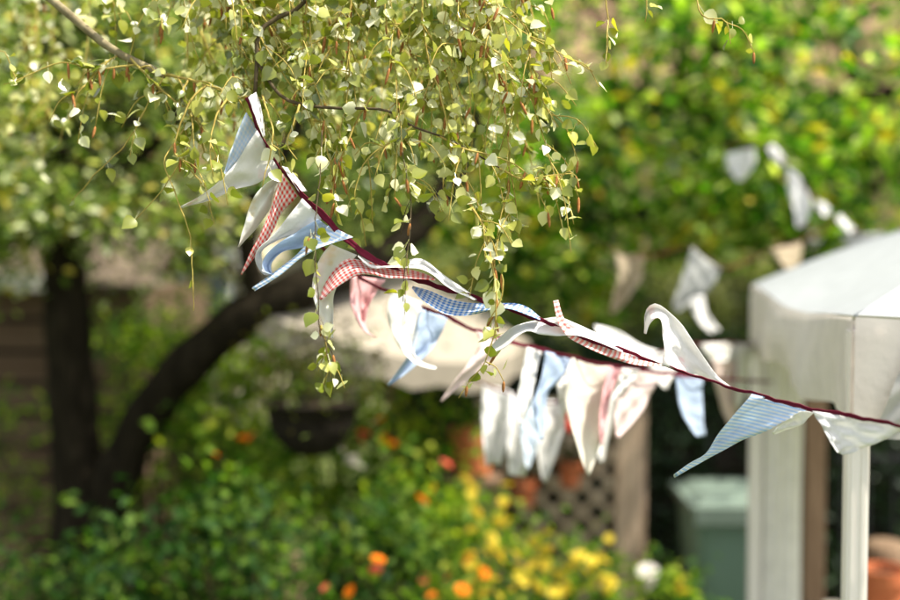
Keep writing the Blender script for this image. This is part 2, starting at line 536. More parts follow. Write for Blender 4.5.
# ------------------------------------------------------------------ bunting
def tape(name, L, width, parent, twist=0.0, n=140, taper=False):
    p = spline([P(*q) for q in L], n)
    t = np.gradient(p, axis=0); t /= np.linalg.norm(t, axis=1)[:, None]
    G = np.zeros((n, 4, 3)); UV = np.zeros((n, 4, 2))
    for i in range(n):
        nrm = np.cross(t[i], [0, 0, 1]); nrm /= np.linalg.norm(nrm)
        upv = np.cross(nrm, t[i])
        a = twist * (math.sin(i * 0.16) + 0.6 * math.sin(i * 0.071 + 1.0)) + 0.25
        s = math.cos(a) * upv + math.sin(a) * nrm
        q = math.cos(a) * nrm - math.sin(a) * upv
        for k, (x, y) in enumerate(((-.5, .0006), (-.17, -.0012), (.17, -.0012), (.5, .0006))):
            p_ = p[i] + upv * (0.0011 * math.sin(i * .9) + 0.0008 * math.sin(i * 2.3))
            wk = width * (1 + .14 * math.sin(i * 1.3 + 2)) * (1.0 if not taper else float(np.interp(i / n, [0, .30, .42, 1], [1, 1, .6, .6])))
            G[i, k] = p_ + s * x * wk + q * y
            UV[i, k] = (x * width, i * 0.02)
    mb = MB(); mb.grid(G, UV)
    o = mb.build(name, M['tape'], parent, smooth=True)
    sol = o.modifiers.new('cloth', 'SOLIDIFY'); sol.thickness = 0.0016; sol.offset = 0
    return o


def flag(parent, L, left, right, mat, label, tilt=0.03, ripple=0.007, bulge=0.0, off=0.0, name='flag', rows=26, cols=9):
    """cloth between two edge curves given as pixels; tilt sets the right edge deeper than the left"""
    def edge(E, side):
        pts = []
        for e in E:
            d = interp_line(L, e[0]) + off + (e[2] if len(e) > 2 else 0) + side * tilt
            pts.append(P(e[0], e[1], d))
        return spline(pts, rows)
    a, b = edge(left, -0.5), edge(right, 0.5)
    u = np.linspace(0, 1, cols)
    G = a[:, None, :] * (1 - u)[None, :, None] + b[:, None, :] * u[None, :, None]
    ph = random.uniform(0, 6); ph2 = random.uniform(0, 6); k2 = random.uniform(7, 12)
    v = np.linspace(0, 1, rows)
    amp = (bulge * np.sin(np.pi * u)[None, :] + ripple * np.sin(2.2 * np.pi * u[None, :] + 5.0 * v[:, None] + ph) * np.minimum(1, 3 * v)[:, None]
           + 0.0030 * np.sin(k2 * u[None, :] + 14 * v[:, None] + ph2) + 0.0020 * np.sin(23 * v[:, None] - 6 * u[None, :] + ph))
    wd = np.linalg.norm(b - a, axis=1)
    amp = amp * np.minimum(1, wd / 0.05)[:, None]
    G = G + amp[:, :, None] * FWD[None, None, :]
    mid = (a + b) / 2
    s = np.concatenate([[0], np.cumsum(np.linalg.norm(np.diff(mid, axis=0), axis=1))])
    UV = np.zeros((rows, cols, 2))
    UV[..., 0] = (u[None, :] - 0.5) * wd[:, None] + 10.003
    UV[..., 1] = s[:, None] + 10.002 + random.uniform(0, 0.3)
    mb = MB(); mb.grid(G, UV)
    o = mb.build(name, M[mat], parent, smooth=True, label=label)
    sol = o.modifiers.new('cloth', 'SOLIDIFY'); sol.thickness = 0.0006; sol.offset = 0
    return o


L1 = [(247, 97, 2.36), (256, 122, 2.36), (262, 138, 2.36), (275, 160, 2.36), (290, 180, 2.355), (310, 203, 2.35), (330, 222, 2.35), (343, 236, 2.35),
      (360, 250, 2.345), (385, 266, 2.34), (410, 277, 2.335), (440, 287, 2.33), (470, 296, 2.33), (500, 306, 2.33), (540, 320, 2.33), (580, 337, 2.32),
      (622, 350, 2.31), (662, 365, 2.30), (684, 372, 2.29), (732, 388, 2.26), (751, 393, 2.25), (780, 401, 2.22), (809, 409, 2.19), (852, 416, 2.14),
      (900, 426, 2.08), (960, 440, 2.00), (1010, 452, 1.94)]
B1 = empty('bunting', P(*L1[0]), 'sharp front string of gingham, blue and white flags on burgundy tape, tied to the birch', 'bunting')
tape('binding_tape', L1, 0.0115, B1, twist=0.55, taper=True)
F = lambda *a, **k: flag(B1, L1, *a, **k)
F([(248, 97), (256, 118), (263, 137)], [(256, 92), (262, 110), (265, 136)], 'white', 'narrow white strip beside the topmost knot')
F([(246, 112), (239, 130), (230, 153), (220, 183)], [(259, 131), (253, 142), (243, 158), (222, 184)], 'palecheck', 'pale blue gingham flag, highest on the string', off=0.008)
F([(257, 130), (241, 154), (223, 177), (205, 193), (181, 207)], [(278, 168), (259, 182), (236, 189), (211, 200), (181, 208)], 'rosy', 'white flag blown out to the left with a thin point', off=-0.006, bulge=0.02)
F([(282, 166), (290, 178), (299, 192)], [(289, 168), (299, 180), (307, 191)], 'white', 'white flag folded back over the tape', off=0.01)
F([(275, 178), (262, 187), (250, 206), (243, 228), (238, 247)], [(285, 172), (274, 194), (269, 210), (256, 228), (239, 247)], 'printed', 'white flag hanging left of the red striped one', off=0.01)
F([(281, 172), (274, 199), (262, 229), (250, 254), (241, 274)], [(298, 196), (281, 213), (272, 233), (256, 256), (242, 275)], 'redcheck', 'red gingham flag with a point, hanging under the birch', off=0.002)
F([(302, 198), (289, 215), (272, 236), (258, 249), (256, 262, .02), (263, 274, .03), (270, 275, .02)], [(323, 218), (301, 232), (281, 239), (264, 249), (262, 258, .02), (266, 269, .03), (271, 273, .02)], 'white', 'white flag with its point curled under', off=0.004)
F([(318, 219), (296, 232), (273, 248), (263, 261), (264, 271), (271, 274)], [(329, 227), (306, 246), (285, 251), (273, 261), (271, 268), (273, 275)], 'blue', 'plain light blue flag beside the curled white one', off=0.012, bulge=0.015)
F([(329, 225), (309, 243), (294, 257), (274, 272), (252, 287)], [(353, 237), (325, 246), (301, 258), (280, 275), (254, 291)], 'bluestripe', 'blue and white striped flag stretched to the left', off=-0.004, tilt=-0.04)
F([(331, 244), (320, 259), (312, 285), (316, 307), (324, 325), (332, 338)], [(357, 255), (344, 272), (334, 294), (333, 310), (333, 325), (333, 338)], 'printed', 'white flag hanging below the wavy red gingham', off=0.012, bulge=0.02)
F([(436, 279), (425, 274), (407, 269), (383, 265), (364, 261), (349, 259), (335, 268), (324, 285), (319, 299)],
  [(435, 280), (412, 278.5), (388, 278), (372, 275), (359, 275), (343, 283), (332, 291), (325, 297), (320, 300)], 'redcheck', 'red gingham flag lifted by the wind into a wave', tilt=-0.05, off=-0.012, rows=36)
F([(479, 299), (460, 286), (444, 275), (428, 262), (417, 258.5), (405, 261), (387, 264), (372, 262), (358, 255)],
  [(474, 300), (449, 288), (433, 275), (420, 269), (407, 268), (396, 267.5), (384, 268), (370, 268), (358, 257)], 'white', 'white flag lifted over the red gingham wave', tilt=-0.05, off=-0.005, rows=36)
F([(541, 318), (528, 307.5), (516, 303.5), (504, 303.3), (490, 303), (470, 303), (450, 299), (430, 291), (420, 288), (413, 286)],
  [(540, 320), (520, 312), (508, 308.5), (496, 309), (480, 313), (464, 316), (446, 314.5), (432, 307), (420, 298), (412, 288)], 'bluecheck', 'deep blue gingham flag lying flat on the wind', tilt=-0.05, off=-0.006, rows=36)
F([(624, 350), (600, 335), (586, 328), (572, 322), (558, 317), (540, 319.3), (524, 323), (512, 327.5), (499, 338), (487, 350)],
  [(622, 352), (598, 342), (580, 336), (568, 335), (556, 336), (540, 334.5), (528, 331), (517, 337), (505, 348), (489, 354)], 'white', 'white flag arched out to the left', tilt=-0.06, off=-0.004, rows=36)
F([(662, 365), (645, 366), (625, 362.5), (600, 353.5), (580, 344), (568, 337), (559, 325), (555, 312), (553, 301)],
  [(661, 364), (648, 360), (628, 354), (604, 346), (585, 337), (575, 331), (566, 322), (561, 311), (558, 300)], 'pinkstripe', 'thin edge-on pink striped flag with its point flicked up', tilt=0.05, off=-0.012, rows=36)
F([(662, 365), (664, 347), (663, 332), (661, 320), (656, 318), (650, 324, .01), (646, 334, .01)], [(733, 388), (719, 377), (705, 359), (692, 339), (681, 323), (667, 310), (657, 304), (650, 305), (645, 313, .01), (645, 333, .01)],
  'rosy', 'white flag blown upright with a curled tip', off=0.004, bulge=0.025, ripple=0.004)
F([(752, 394), (740, 407), (724, 426), (713, 442), (704, 456), (690, 464), (674, 475)], [(810, 409), (785, 420), (761, 433), (740, 442), (714, 456), (696, 466), (675, 478)], 'bluestripe', 'blue and white striped flag pointing down at the bin', off=-0.004, bulge=0.02)
F([(800, 411), (786, 420), (772, 433)], [(814, 412), (801, 424), (774, 435)], 'white', 'small white fold behind the blue striped flag', off=0.01)
F([(812, 411), (820, 424), (828, 437), (834, 448), (838, 453)], [(908, 427), (888, 438), (868, 447), (852, 453), (843, 455)], 'white', 'white flag at the right in front of the gazebo leg', off=-0.004, bulge=0.02, ripple=0.003)

L2 = [(300, 225, 2.62), (345, 268, 2.66), (385, 290, 2.70), (420, 306, 2.74), (446, 316, 2.77), (470, 328, 2.80), (516, 343, 2.86), (544, 350, 2.90), (570, 357, 2.94),
      (600, 364, 3.0), (640, 370, 3.08), (690, 376, 3.25), (740, 380, 3.6), (772, 382, 4.35)]
B2 = empty('bunting', P(*L2[0]), 'second string of pink, white and blue flags hanging soft behind the front string', 'bunting')
tape('binding_tape', L2, 0.008, B2, twist=0.4)
F = lambda *a, **k: flag(B2, L2, *a, **k)
F([(351, 275), (350, 299), (356, 318), (364, 331), (378, 338)], [(386, 280), (377, 291), (368, 310), (366, 326), (373, 337)], 'pink', 'pink flag hanging below the red gingham wave', bulge=0.02)
F([(391, 290), (387, 313), (391, 331), (401, 350), (415, 363), (428, 368), (436, 369)], [(422, 302), (421, 321), (417, 337), (414, 350), (419, 360), (429, 365), (436, 367)], 'white', 'white flag curling forward over the plain blue one', off=-0.02, rows=36)
F([(421, 309), (416, 331), (411, 350), (399, 369), (387, 385)], [(448, 317), (441, 334), (431, 350), (412, 369), (389, 386)], 'blue', 'plain blue flag pointing down to the left', bulge=0.02)
F([(476, 331), (479, 345), (467, 365), (455, 380), (440, 401)], [(502, 339), (498, 352), (479, 372), (461, 385), (442, 402)], 'palepink', 'pale pink flag behind the hanging birch twig')
F([(545, 351), (543, 370), (538, 388), (533, 408), (540, 440)], [(571, 358), (566, 372), (557, 384), (548, 396), (543, 440)], 'blue', 'plain blue flag among white ones above the trellis')
F([(527, 347), (521, 375), (517, 400), (519, 425)], [(542, 351), (536, 375), (532, 400), (522, 425)], 'white', 'slim white flag left of the blue one')
F([(572, 358), (567, 385), (566, 405), (575, 440), (585, 470)], [(612, 366), (606, 400), (602, 430), (597, 455), (589, 476)], 'cream', 'long cream flag in front of the trellis', bulge=0.03)
F([(549, 353), (556, 385), (562, 418)], [(577, 360), (575, 390), (564, 419)], 'white', 'white flag half behind the long cream one', off=.05)
F([(608, 366), (603, 390), (599, 415), (601, 445)], [(622, 368), (612, 392), (607, 418), (603, 446)], 'pink', 'narrow pink flag beside the long cream one')
F([(622, 368), (617, 385), (613, 400)], [(640, 370), (630, 385), (616, 401)], 'white', 'short white fold right of the narrow pink flag', off=-0.02)
F([(630, 369), (619, 392), (615, 415), (615, 436)], [(662, 373), (653, 392), (640, 415), (618, 438)], 'palepink', 'pinkish white flag in front of the timber post', bulge=0.02)
F([(676, 374), (677, 392), (682, 415), (697, 437)], [(703, 377), (702, 393), (703, 415), (706, 436)], 'blue', 'plain blue flag hanging over the dark hedge', bulge=0.015)

L3 = [(462, 374, 5.05), (472, 379, 4.0), (482, 383, 3.62), (500, 390, 3.6), (530, 400, 3.58), (560, 402, 3.55), (590, 394, 3.55), (620, 372, 3.6), (660, 352, 3.7), (700, 344, 3.95), (757, 342, 4.55)]
B3 = empty('bunting', P(*L3[0]), 'blurred sagging string of long white flags from cream parasol to gazebo', 'bunting')
tape('binding_tape', L3, 0.006, B3, twist=0.3)
F = lambda *a, **k: flag(B3, L3, *a, **k)
F([(483, 384), (482, 410), (483, 440), (486, 467)], [(513, 392), (510, 420), (506, 445), (500, 465)], 'white', 'broad white flag, leftmost of the long ones', bulge=0.04, ripple=0.015, tilt=0.06)
F([(509, 393), (508, 420), (507, 445), (509, 476)], [(533, 400), (531, 425), (530, 450), (526, 478)], 'white', 'white flag second from the left of the long ones', bulge=0.03, ripple=0.015, tilt=0.06)
F([(535, 400), (536, 430), (538, 458), (543, 482)], [(570, 402), (563, 433), (553, 463), (546, 483)], 'white', 'white flag tapering to a point above the terracotta pots', bulge=0.03, ripple=0.012, tilt=0.06)
F([(588, 395), (592, 425), (600, 462)], [(616, 376), (612, 420), (603, 463)], 'white', 'white flag between the long cream one and the timber post', tilt=.06)
F([(516, 396), (520, 430), (526, 468)], [(545, 401), (541, 435), (529, 470)], 'palecheck', 'very pale blue flag squeezed between the long white ones', tilt=.06, off=-.1)
F([(566, 402), (565, 420), (568, 434)], [(592, 395), (584, 415), (571, 435)], 'rednote', 'short red flag between the white and cream ones')
F([(660, 352), (640, 345), (617, 331), (595, 325)], [(652, 364), (636, 360), (617, 352), (598, 338)], 'white', 'white flag streaming up to the left', tilt=-0.05)
F([(648, 357), (650, 372), (663, 388)], [(680, 348), (676, 368), (666, 389)], 'white', 'white flag behind the upright curled one')
F([(700, 344), (704, 353), (712, 362)], [(755, 342), (752, 353), (745, 360)], 'white', 'white flag flapping flat along the string by the gazebo', tilt=0.06)
F([(712, 360), (716, 385), (722, 408), (729, 426)], [(742, 356), (742, 385), (738, 410), (732, 426)], 'palepink', 'tan pink flag left of the gazebo curtain')
F([(737, 345), (737, 370), (734, 392), (735, 408)], [(752, 344), (749, 370), (745, 393), (740, 408)], 'white', 'slim white flag beside the gazebo corner', off=-0.05)

L4 = [(722, 146, 5.3), (756, 146, 5.2), (770, 150, 5.15), (786, 164, 5.1), (800, 182, 5.05), (822, 206, 5.0), (845, 228, 4.95), (885, 240, 4.85), (930, 236, 4.7)]
B4 = empty('bunting', P(*L4[0]), 'far bright string of small white flags up in the right tree', 'bunting')
tape('binding_tape', L4, 0.010, B4, twist=0.3)
F = lambda *a, **k: flag(B4, L4, *a, **k)
F([(725, 154), (727, 167), (737, 180)], [(755, 147), (754, 165), (742, 181)], 'white', 'white flag highest on the left of the string')
F([(767, 148), (773, 158), (781, 166)], [(773, 144), (781, 152), (786, 161)], 'white', 'small white flag folded on the tape')
F([(787, 166), (788, 190), (794, 212), (797, 228)], [(799, 176), (806, 190), (811, 205), (804, 226)], 'white', 'largest bright white flag on this string', off=-0.02)
F([(815, 200), (818, 210), (824, 216)], [(825, 203), (830, 208), (829, 215)], 'white', 'tiny white flag lower down the string', off=-0.02)
F([(836, 219), (842, 227), (850, 234)], [(840, 214), (848, 222), (855, 229)], 'white', 'small white strip above the gazebo roof', off=-0.02)
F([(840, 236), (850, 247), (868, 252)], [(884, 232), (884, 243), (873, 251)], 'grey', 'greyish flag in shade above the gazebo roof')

L5 = [(588, 236, 4.7), (615, 252, 4.65), (643, 257, 4.6), (670, 252, 4.6), (692, 247, 4.6), (722, 268, 4.6), (745, 262, 4.7), (770, 250, 4.8), (803, 240, 4.95), (850, 215, 5.1)]
B5 = empty('bunting', P(*L5[0]), 'shaded string with tan and grey flags below the right tree', 'bunting')
tape('binding_tape', L5, 0.005, B5, twist=0.3)
F = lambda *a, **k: flag(B5, L5, *a, **k)
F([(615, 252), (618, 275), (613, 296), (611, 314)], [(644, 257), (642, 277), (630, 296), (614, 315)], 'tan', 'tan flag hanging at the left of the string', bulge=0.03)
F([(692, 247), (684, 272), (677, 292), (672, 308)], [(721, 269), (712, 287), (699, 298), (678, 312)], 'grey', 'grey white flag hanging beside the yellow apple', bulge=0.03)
F([(691, 298), (693, 312), (701, 325), (711, 333)], [(704, 295), (707, 312), (713, 322), (720, 330)], 'white', 'white curled end hanging below the grey flag')
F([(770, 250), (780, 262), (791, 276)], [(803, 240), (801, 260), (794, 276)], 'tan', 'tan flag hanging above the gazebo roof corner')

post = MB()
c = P(1012, 452, 1.935)
post.box((c[0], c[1] + 0.035, 0.86), (0.06, 0.06, 1.72))
tag(post.build('wooden_post', M['timber'], bevel=0.004), 'plain wooden post outside the right edge holding the front bunting', 'post')

# ------------------------------------------------------------------ gazebo
ZE = 1.90


def at_z(x, y, d):
    p = P(x, y, d); return p


Apt = P(753, 286, 4.6); Bpt = P(855, 319, 2.7)
Apt[2] = ZE; Bpt[2] = ZE
side = Bpt - Apt
perp = np.array([-side[1], side[0], 0]); perp /= np.linalg.norm(perp)
if perp[0] < 0: perp = -perp
Wd = np.linalg.norm(side)
Cpt = Bpt + perp * Wd; Dpt = Apt + perp * Wd
PK = (Apt + Cpt) / 2; PK[2] = ZE + 0.37
gz = empty('gazebo', ((Apt + Cpt) / 2 * [1, 1, 0]), 'white pop-up garden gazebo with peaked roof, hanging valance and white legs', 'gazebo')
roof = MB()
corners = [Apt, Bpt, Cpt, Dpt]
for k in range(4):
    a, b = corners[k], corners[(k + 1) % 4]
    n1, n2 = 22, 25
    Gd = np.zeros((n1, n2, 3)); UV = np.zeros((n1, n2, 2))
    for i in range(n1):
        t = i / (n1 - 1)
        for j in range(n2):
            s = j / (n2 - 1)
            e = a * (1 - s) + b * s
            e = e - np.array([0, 0, 0.032 * math.sin(math.pi * s)])
            p = e * (1 - t) + PK * t
            sag = 0.035 * math.sin(math.pi * s) * math.sin(math.pi * t) * (1 - 0.4 * t)
            p = p + np.array([0, 0, 0.03 * math.sin(math.pi * t) - sag + 0.005 * math.sin(9 * s + 7 * t + k)])
            Gd[i, j] = p
            UV[i, j] = (s * Wd, t * Wd * 0.6 + 3 * k)
    roof.grid(Gd, UV)
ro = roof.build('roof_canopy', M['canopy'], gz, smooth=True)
sm = MB()
for cpt in corners:
    pts = []
    for i in range(22):
        t = i / 21
        pts.append(cpt * (1 - t) + PK * t + np.array([0, 0, 0.03 * math.sin(math.pi * t) + 0.002]))
    sm.tube(pts, 0.0035, 6)
sm.build('hip_seam', M['canopy'], ro, smooth=True)
for k in range(4):
    a, b = corners[k], corners[(k + 1) % 4]
    out = np.cross(b - a, [0, 0, 1.0]); out /= np.linalg.norm(out)
    if np.dot(out, (a + b) / 2 - PK) < 0: out = -out
    n1, n2 = 12, 60
    Gd = np.zeros((n1, n2, 3)); UV = np.zeros((n1, n2, 2))
    for i in range(n1):
        t = i / (n1 - 1)
        for j in range(n2):
            s = j / (n2 - 1)
            e = a * (1 - s) + b * s - np.array([0, 0, 0.032 * math.sin(math.pi * s)])
            wv = 0.012 * t * math.sin(19 * s + 2 * k + 2.0 * t) + 0.006 * t * math.sin(47 * s + 1) + 0.02 * math.sin(math.pi * s) * math.sin(math.pi * t)
            dep = 0.235 + 0.02 * math.sin(12 * s + k) - 0.03 * math.sin(math.pi * s)
            Gd[i, j] = e + out * (0.006 + wv * math.sin(math.pi * min(1, max(0.0, s))) ** 0.3) - np.array([0, 0, dep * t])
            UV[i, j] = (s * Wd, t * 0.25 + k)
    mb = MB(); mb.grid(Gd, UV)
    mb.build('valance', M['valance'], gz, smooth=True)
    # hem and frame rail inside the eave
    mb = MB()
    inn = (PK - (a + b) / 2) * [1, 1, 0]; inn /= np.linalg.norm(inn)
    mb.tube([a + inn * 0.05 - [0, 0, 0.035], b + inn * 0.05 - [0, 0, 0.035]], 0.012, 8)
    mb.build('frame_rail', M['steel'], gz, smooth=True)
for k, cpt in enumerate(corners):
    inn = (PK - cpt) * [1, 1, 0]; inn /= np.linalg.norm(inn)
    q = cpt + inn * 0.05 - np.array([0.022, 0, 0])
    lb = MB()
    rz = math.atan2(side[1], side[0])
    lb.box((q[0], q[1], ZE / 2 - 0.01), (0.046, 0.046, ZE - 0.04), rz)
    lo = lb.build('leg', M['steel'], gz, bevel=0.004)
    rb = MB()
    for s in (-0.011, 0.011):       # pressed grooves on each face
        for a in range(4):
            R = np.array([[math.cos(rz + a * math.pi / 2), -math.sin(rz + a * math.pi / 2), 0], [math.sin(rz + a * math.pi / 2), math.cos(rz + a * math.pi / 2), 0], [0, 0, 1]])
            rb.box(np.array([q[0], q[1], ZE / 2 - 0.01]) + R @ np.array([0.0235, s, 0]), (0.004, 0.007, ZE - 0.06), R=R)
    rb.build('rib', M['steel'], lo)
    fb = MB(); fb.box((q[0], q[1], 0.012), (0.10, 0.10, 0.024), rz)
    fb.build('foot_plate', M['steel'], lo)
# gathered curtain at the far left corner leg
cu = MB()
n1, n2 = 20, 64
top = P(784, 350, 4.56)
Gd = np.zeros((n1, n2, 3)); UV = np.zeros((n1, n2, 2))
for i in range(n1):
    t = i / (n1 - 1)
    z = ZE - 0.10 - t * (ZE - 0.14)
    r = 0.068 - 0.010 * math.sin(math.pi * t) + 0.008 * t
    for j in range(n2):
        a = 2 * math.pi * j / (n2 - 1)
        rr = r * (1 + 0.16 * math.sin(9 * a + 1.2 * math.sin(3 * t)) + 0.05 * math.sin(4 * a))
        Gd[i, j] = (top[0] + 0.0 + rr * math.cos(a), top[1] + rr * math.sin(a) * 0.8, z)
        UV[i, j] = (j * 0.01, t * 1.8)
cu.grid(Gd, UV)
cu.build('curtain', M['curtain'], gz, smooth=True)
# clear side sheet bundled at the front, crinkled
M['film'] = leaf_mat('crinkled_film', [(0, (0.45, 0.44, 0.42)), (1, (0.52, 0.51, 0.49))], trans=0.35, rough=0.16, spec=0.7, tmul=(1, 1, 1), clump=0.0)
fl = MB()
n1, n2 = 40, 36
Gd = np.zeros((n1, n2, 3))
for i in range(n1):
    t = i / (n1 - 1)
    for j in range(n2):
        s = j / (n2 - 1)
        p = Bpt + perp * (0.04 + 0.09 * (1 - t) ** 1.5 + 0.30 * s) - np.array([0, 0, 0.03 + 0.23 * t + 0.0 * s])
        amp = 0.004 * math.sin(30 * s + 8 * t) + 0.003 * math.sin(17 * t + 40 * s * t) 
        Gd[i, j] = p + np.array([0, -0.030 + amp, 0])
fl.grid(Gd)
fl.build('clear_sheet', M['film'], gz, smooth=True)

# ------------------------------------------------------------------ wheelie bin
bc = P(759, 470, 5.4)
bx, by = bc[0], bc[1] + 0.3
wb = empty('wheelie_bin', (bx, by, 0), 'grey green wheeled rubbish bin with paler lid in front of dark hedge', 'bin')
b = MB()
prof = [(0.24, 0.21, 0.06), (0.25, 0.22, 0.30), (0.285, 0.255, 0.93), (0.295, 0.265, 0.96)]
vs = []; fs = []
for (hx, hy, z) in prof:
    for k in range(24):
        a = 2 * math.pi * k / 24
        ca, sa = math.cos(a), math.sin(a)
        e = 0.28
        vs.append((bx + hx * math.copysign(abs(ca) ** e, ca), by + hy * math.copysign(abs(sa) ** e, sa), z))
for i in range(3):
    for k in range(24):
        fs.append((i * 24 + k, i * 24 + (k + 1) % 24, (i + 1) * 24 + (k + 1) % 24, (i + 1) * 24 + k))
fs.append(tuple(range(23, -1, -1)))
b.add(vs, fs)
b.build('body', M['bin'], wb, bevel=0.01)
b = MB()
b.box((bx, by - 0.005, 0.985), (0.62, 0.57, 0.045))
b.box((bx, by - 0.296, 0.962), (0.60, 0.02, 0.10))
lid = b.build('lid', M['bin_lid'], wb, bevel=0.014)
b = MB()
vs = [(bx - .27, by - .26, 1.010), (bx + .27, by - .26, 1.010), (bx + .27, by + .26, 1.010), (bx - .27, by + .26, 1.010),
      (bx - .21, by - .19, 1.03), (bx + .21, by - .19, 1.03), (bx + .21, by + .22, 1.035), (bx - .21, by + .22, 1.035)]
b.add(vs, [(0, 1, 5, 4), (1, 2, 6, 5), (2, 3, 7, 6), (3, 0, 4, 7), (4, 5, 6, 7)])
b.build('lid_dome', M['bin_lid'], lid, bevel=0.01)
b = MB(); b.tube([(bx - .24, by + .33, .98), (bx + .24, by + .33, .98)], 0.016, 10)
b.build('handle', M['bin'], wb, smooth=True)
for s in (-1, 1):
    b = MB()
    R = np.array([[0, 0, 1], [0, 1, 0], [-1, 0, 0]])
    b.lathe((bx + s * .25, by + .20, .10), [(0.0, -.025), (.095, -.025), (.10, -.015), (.10, .015), (.095, .025), (0, .025)], 20, R)
    b.build('wheel', M['rubber'], wb, smooth=True)

wb.scale = (.93, 1, .9)

# ------------------------------------------------------------------ timber posts, trellis
def pole(name, x, d, ytop, w, mat, label, cat='post', cap=True, dy=0.0):
    p = P(x, ytop, d)
    mb = MB()
    h = p[2]
    mb.box((p[0], p[1] + dy, h / 2), (w, w, h))
    if cap:
        mb.box((p[0], p[1] + dy, h + 0.012), (w + 0.03, w + 0.03, 0.024))
    return tag(mb.build(name, M[mat], bevel=0.006), label, cat), p


pole('timber_post', 627, 5.55, 380, 0.105, 'timber', 'pale square timber post beside the trellis, left of the bin')
pole('timber_post', 640, 5.75, 384, 0.055, 'timber', 'thin timber post close behind the pale square one', cap=False)
pole('timber_post', 815, 5.0, 300, 0.085, 'timber_dark', 'brown timber post between the curtain and the gazebo leg', cap=False)

tp = P(560, 420, 6.0)
tr = empty('trellis', (tp[0], tp[1], 0), 'brown diamond lattice trellis panel behind the yellow flowers', 'trellis')
mb = MB()
x0, x1 = P(486, 0, 6.0)[0], P(622, 0, 6.0)[0]
z1 = P(0, 408, 6.0)[2]; yy = tp[1]
step = 0.098
wid, hei = x1 - x0, z1
for sgn in (1, -1):
    k = -hei
    while k < wid + hei:
        # line x = k + s, z = s (or mirrored)
        p0, p1 = (k, 0.0), (k + hei, hei)
        xa, za, xb, zb = p0[0], p0[1], p1[0], p1[1]
        if xa < 0: za += -xa; xa = 0
        if xb > wid: zb -= (xb - wid); xb = wid
        if xb - xa > 0.03:
            if sgn < 0: xa, xb = wid - xa, wid - xb
            a = np.array([x0 + xa, yy + 0.006 * sgn, za]); b_ = np.array([x0 + xb, yy + 0.006 * sgn, zb])
            d = b_ - a; Ln = np.linalg.norm(d); d /= Ln
            R = np.stack([d, [0, 1, 0], np.cross(d, [0, 1, 0])], 1)
            mb.box((a + b_) / 2, (Ln, 0.010, 0.034), R=R)
        k += step * 1.414
mb.build('lattice', M['trellis'], tr)
mb = MB()
mb.box(((x0 + x1) / 2, yy, z1 + 0.022), (wid + 0.09, 0.04, 0.043))
for x in (x0 - 0.023, x1 + 0.023): mb.box((x, yy, z1 / 2), (0.043, 0.04, z1))
mb.build('frame', M['trellis'], tr, bevel=0.003)


def make_pot(name, x, y, d, w, label, plant=None, group=None, hook=True):
    p = P(x, y, d)
    h = w * 0.95
    t = empty(name, p - [0, 0, h / 2], label, 'flower pot', group)
    z = p[2] - h / 2
    mb = MB()
    mb.lathe((p[0], p[1], z), [(0, 0), (w * .33, 0), (w * .44, h * .72), (w * .5, h * .74), (w * .5, h), (w * .45, h), (w * .44, h * .8)], 22)
    mb.build('pot_body', M['terracotta'], t, smooth=False)
    mb = MB(); mb.lathe((p[0], p[1], z + h * .84), [(0, 0.006), (w * .445, 0)], 18)
    mb.build('soil', M['soil'], t)
    if hook:
        mb = MB()
        mb.tube([(p[0], p[1] + w * .51, z + h * .7), (p[0], p[1] + w * .6 + .03, z + h * .9), (p[0], p[1] + w * .6 + .06, z + h * .7)], 0.003, 6)
        mb.build('wall_hook', M['iron'], t)
    if plant:
        c = p + np.array([0, 0, h / 2 + w * .3])
        pts = c + rng.normal(size=(160, 3)) * [w * .4, w * .35, w * .32]
        leaf_cloud(pts, rng.uniform(.02, .045, 160), M[plant], 'foliage', t)
    return t


make_pot('flower_pot', 524, 492, 5.85, 0.135, 'terracotta pot on the trellis, left of the two lower ones', 'basket_leaf')
make_pot('flower_pot', 570, 474, 5.85, 0.125, 'terracotta pot on the trellis nearest the timber post', 'basket_leaf')
make_pot('flower_pot', 473, 452, 5.6, 0.22, 'larger red clay pot left of the long white flags', 'lush_leaf', hook=False)
# its stand
p = P(473, 452, 5.6)
mb = MB()
zt = p[2] - 0.106
mb.box((p[0], p[1], zt - .012), (.26, .26, .024))
for sx in (-1, 1):
    for sy in (-1, 1): mb.box((p[0] + sx * .10, p[1] + sy * .10, (zt - .025) / 2), (.025, .025, zt - .025))
tag(mb.build('plant_stand', M['timber_dark']), 'wooden plant stand under the larger red clay pot', 'plant stand')

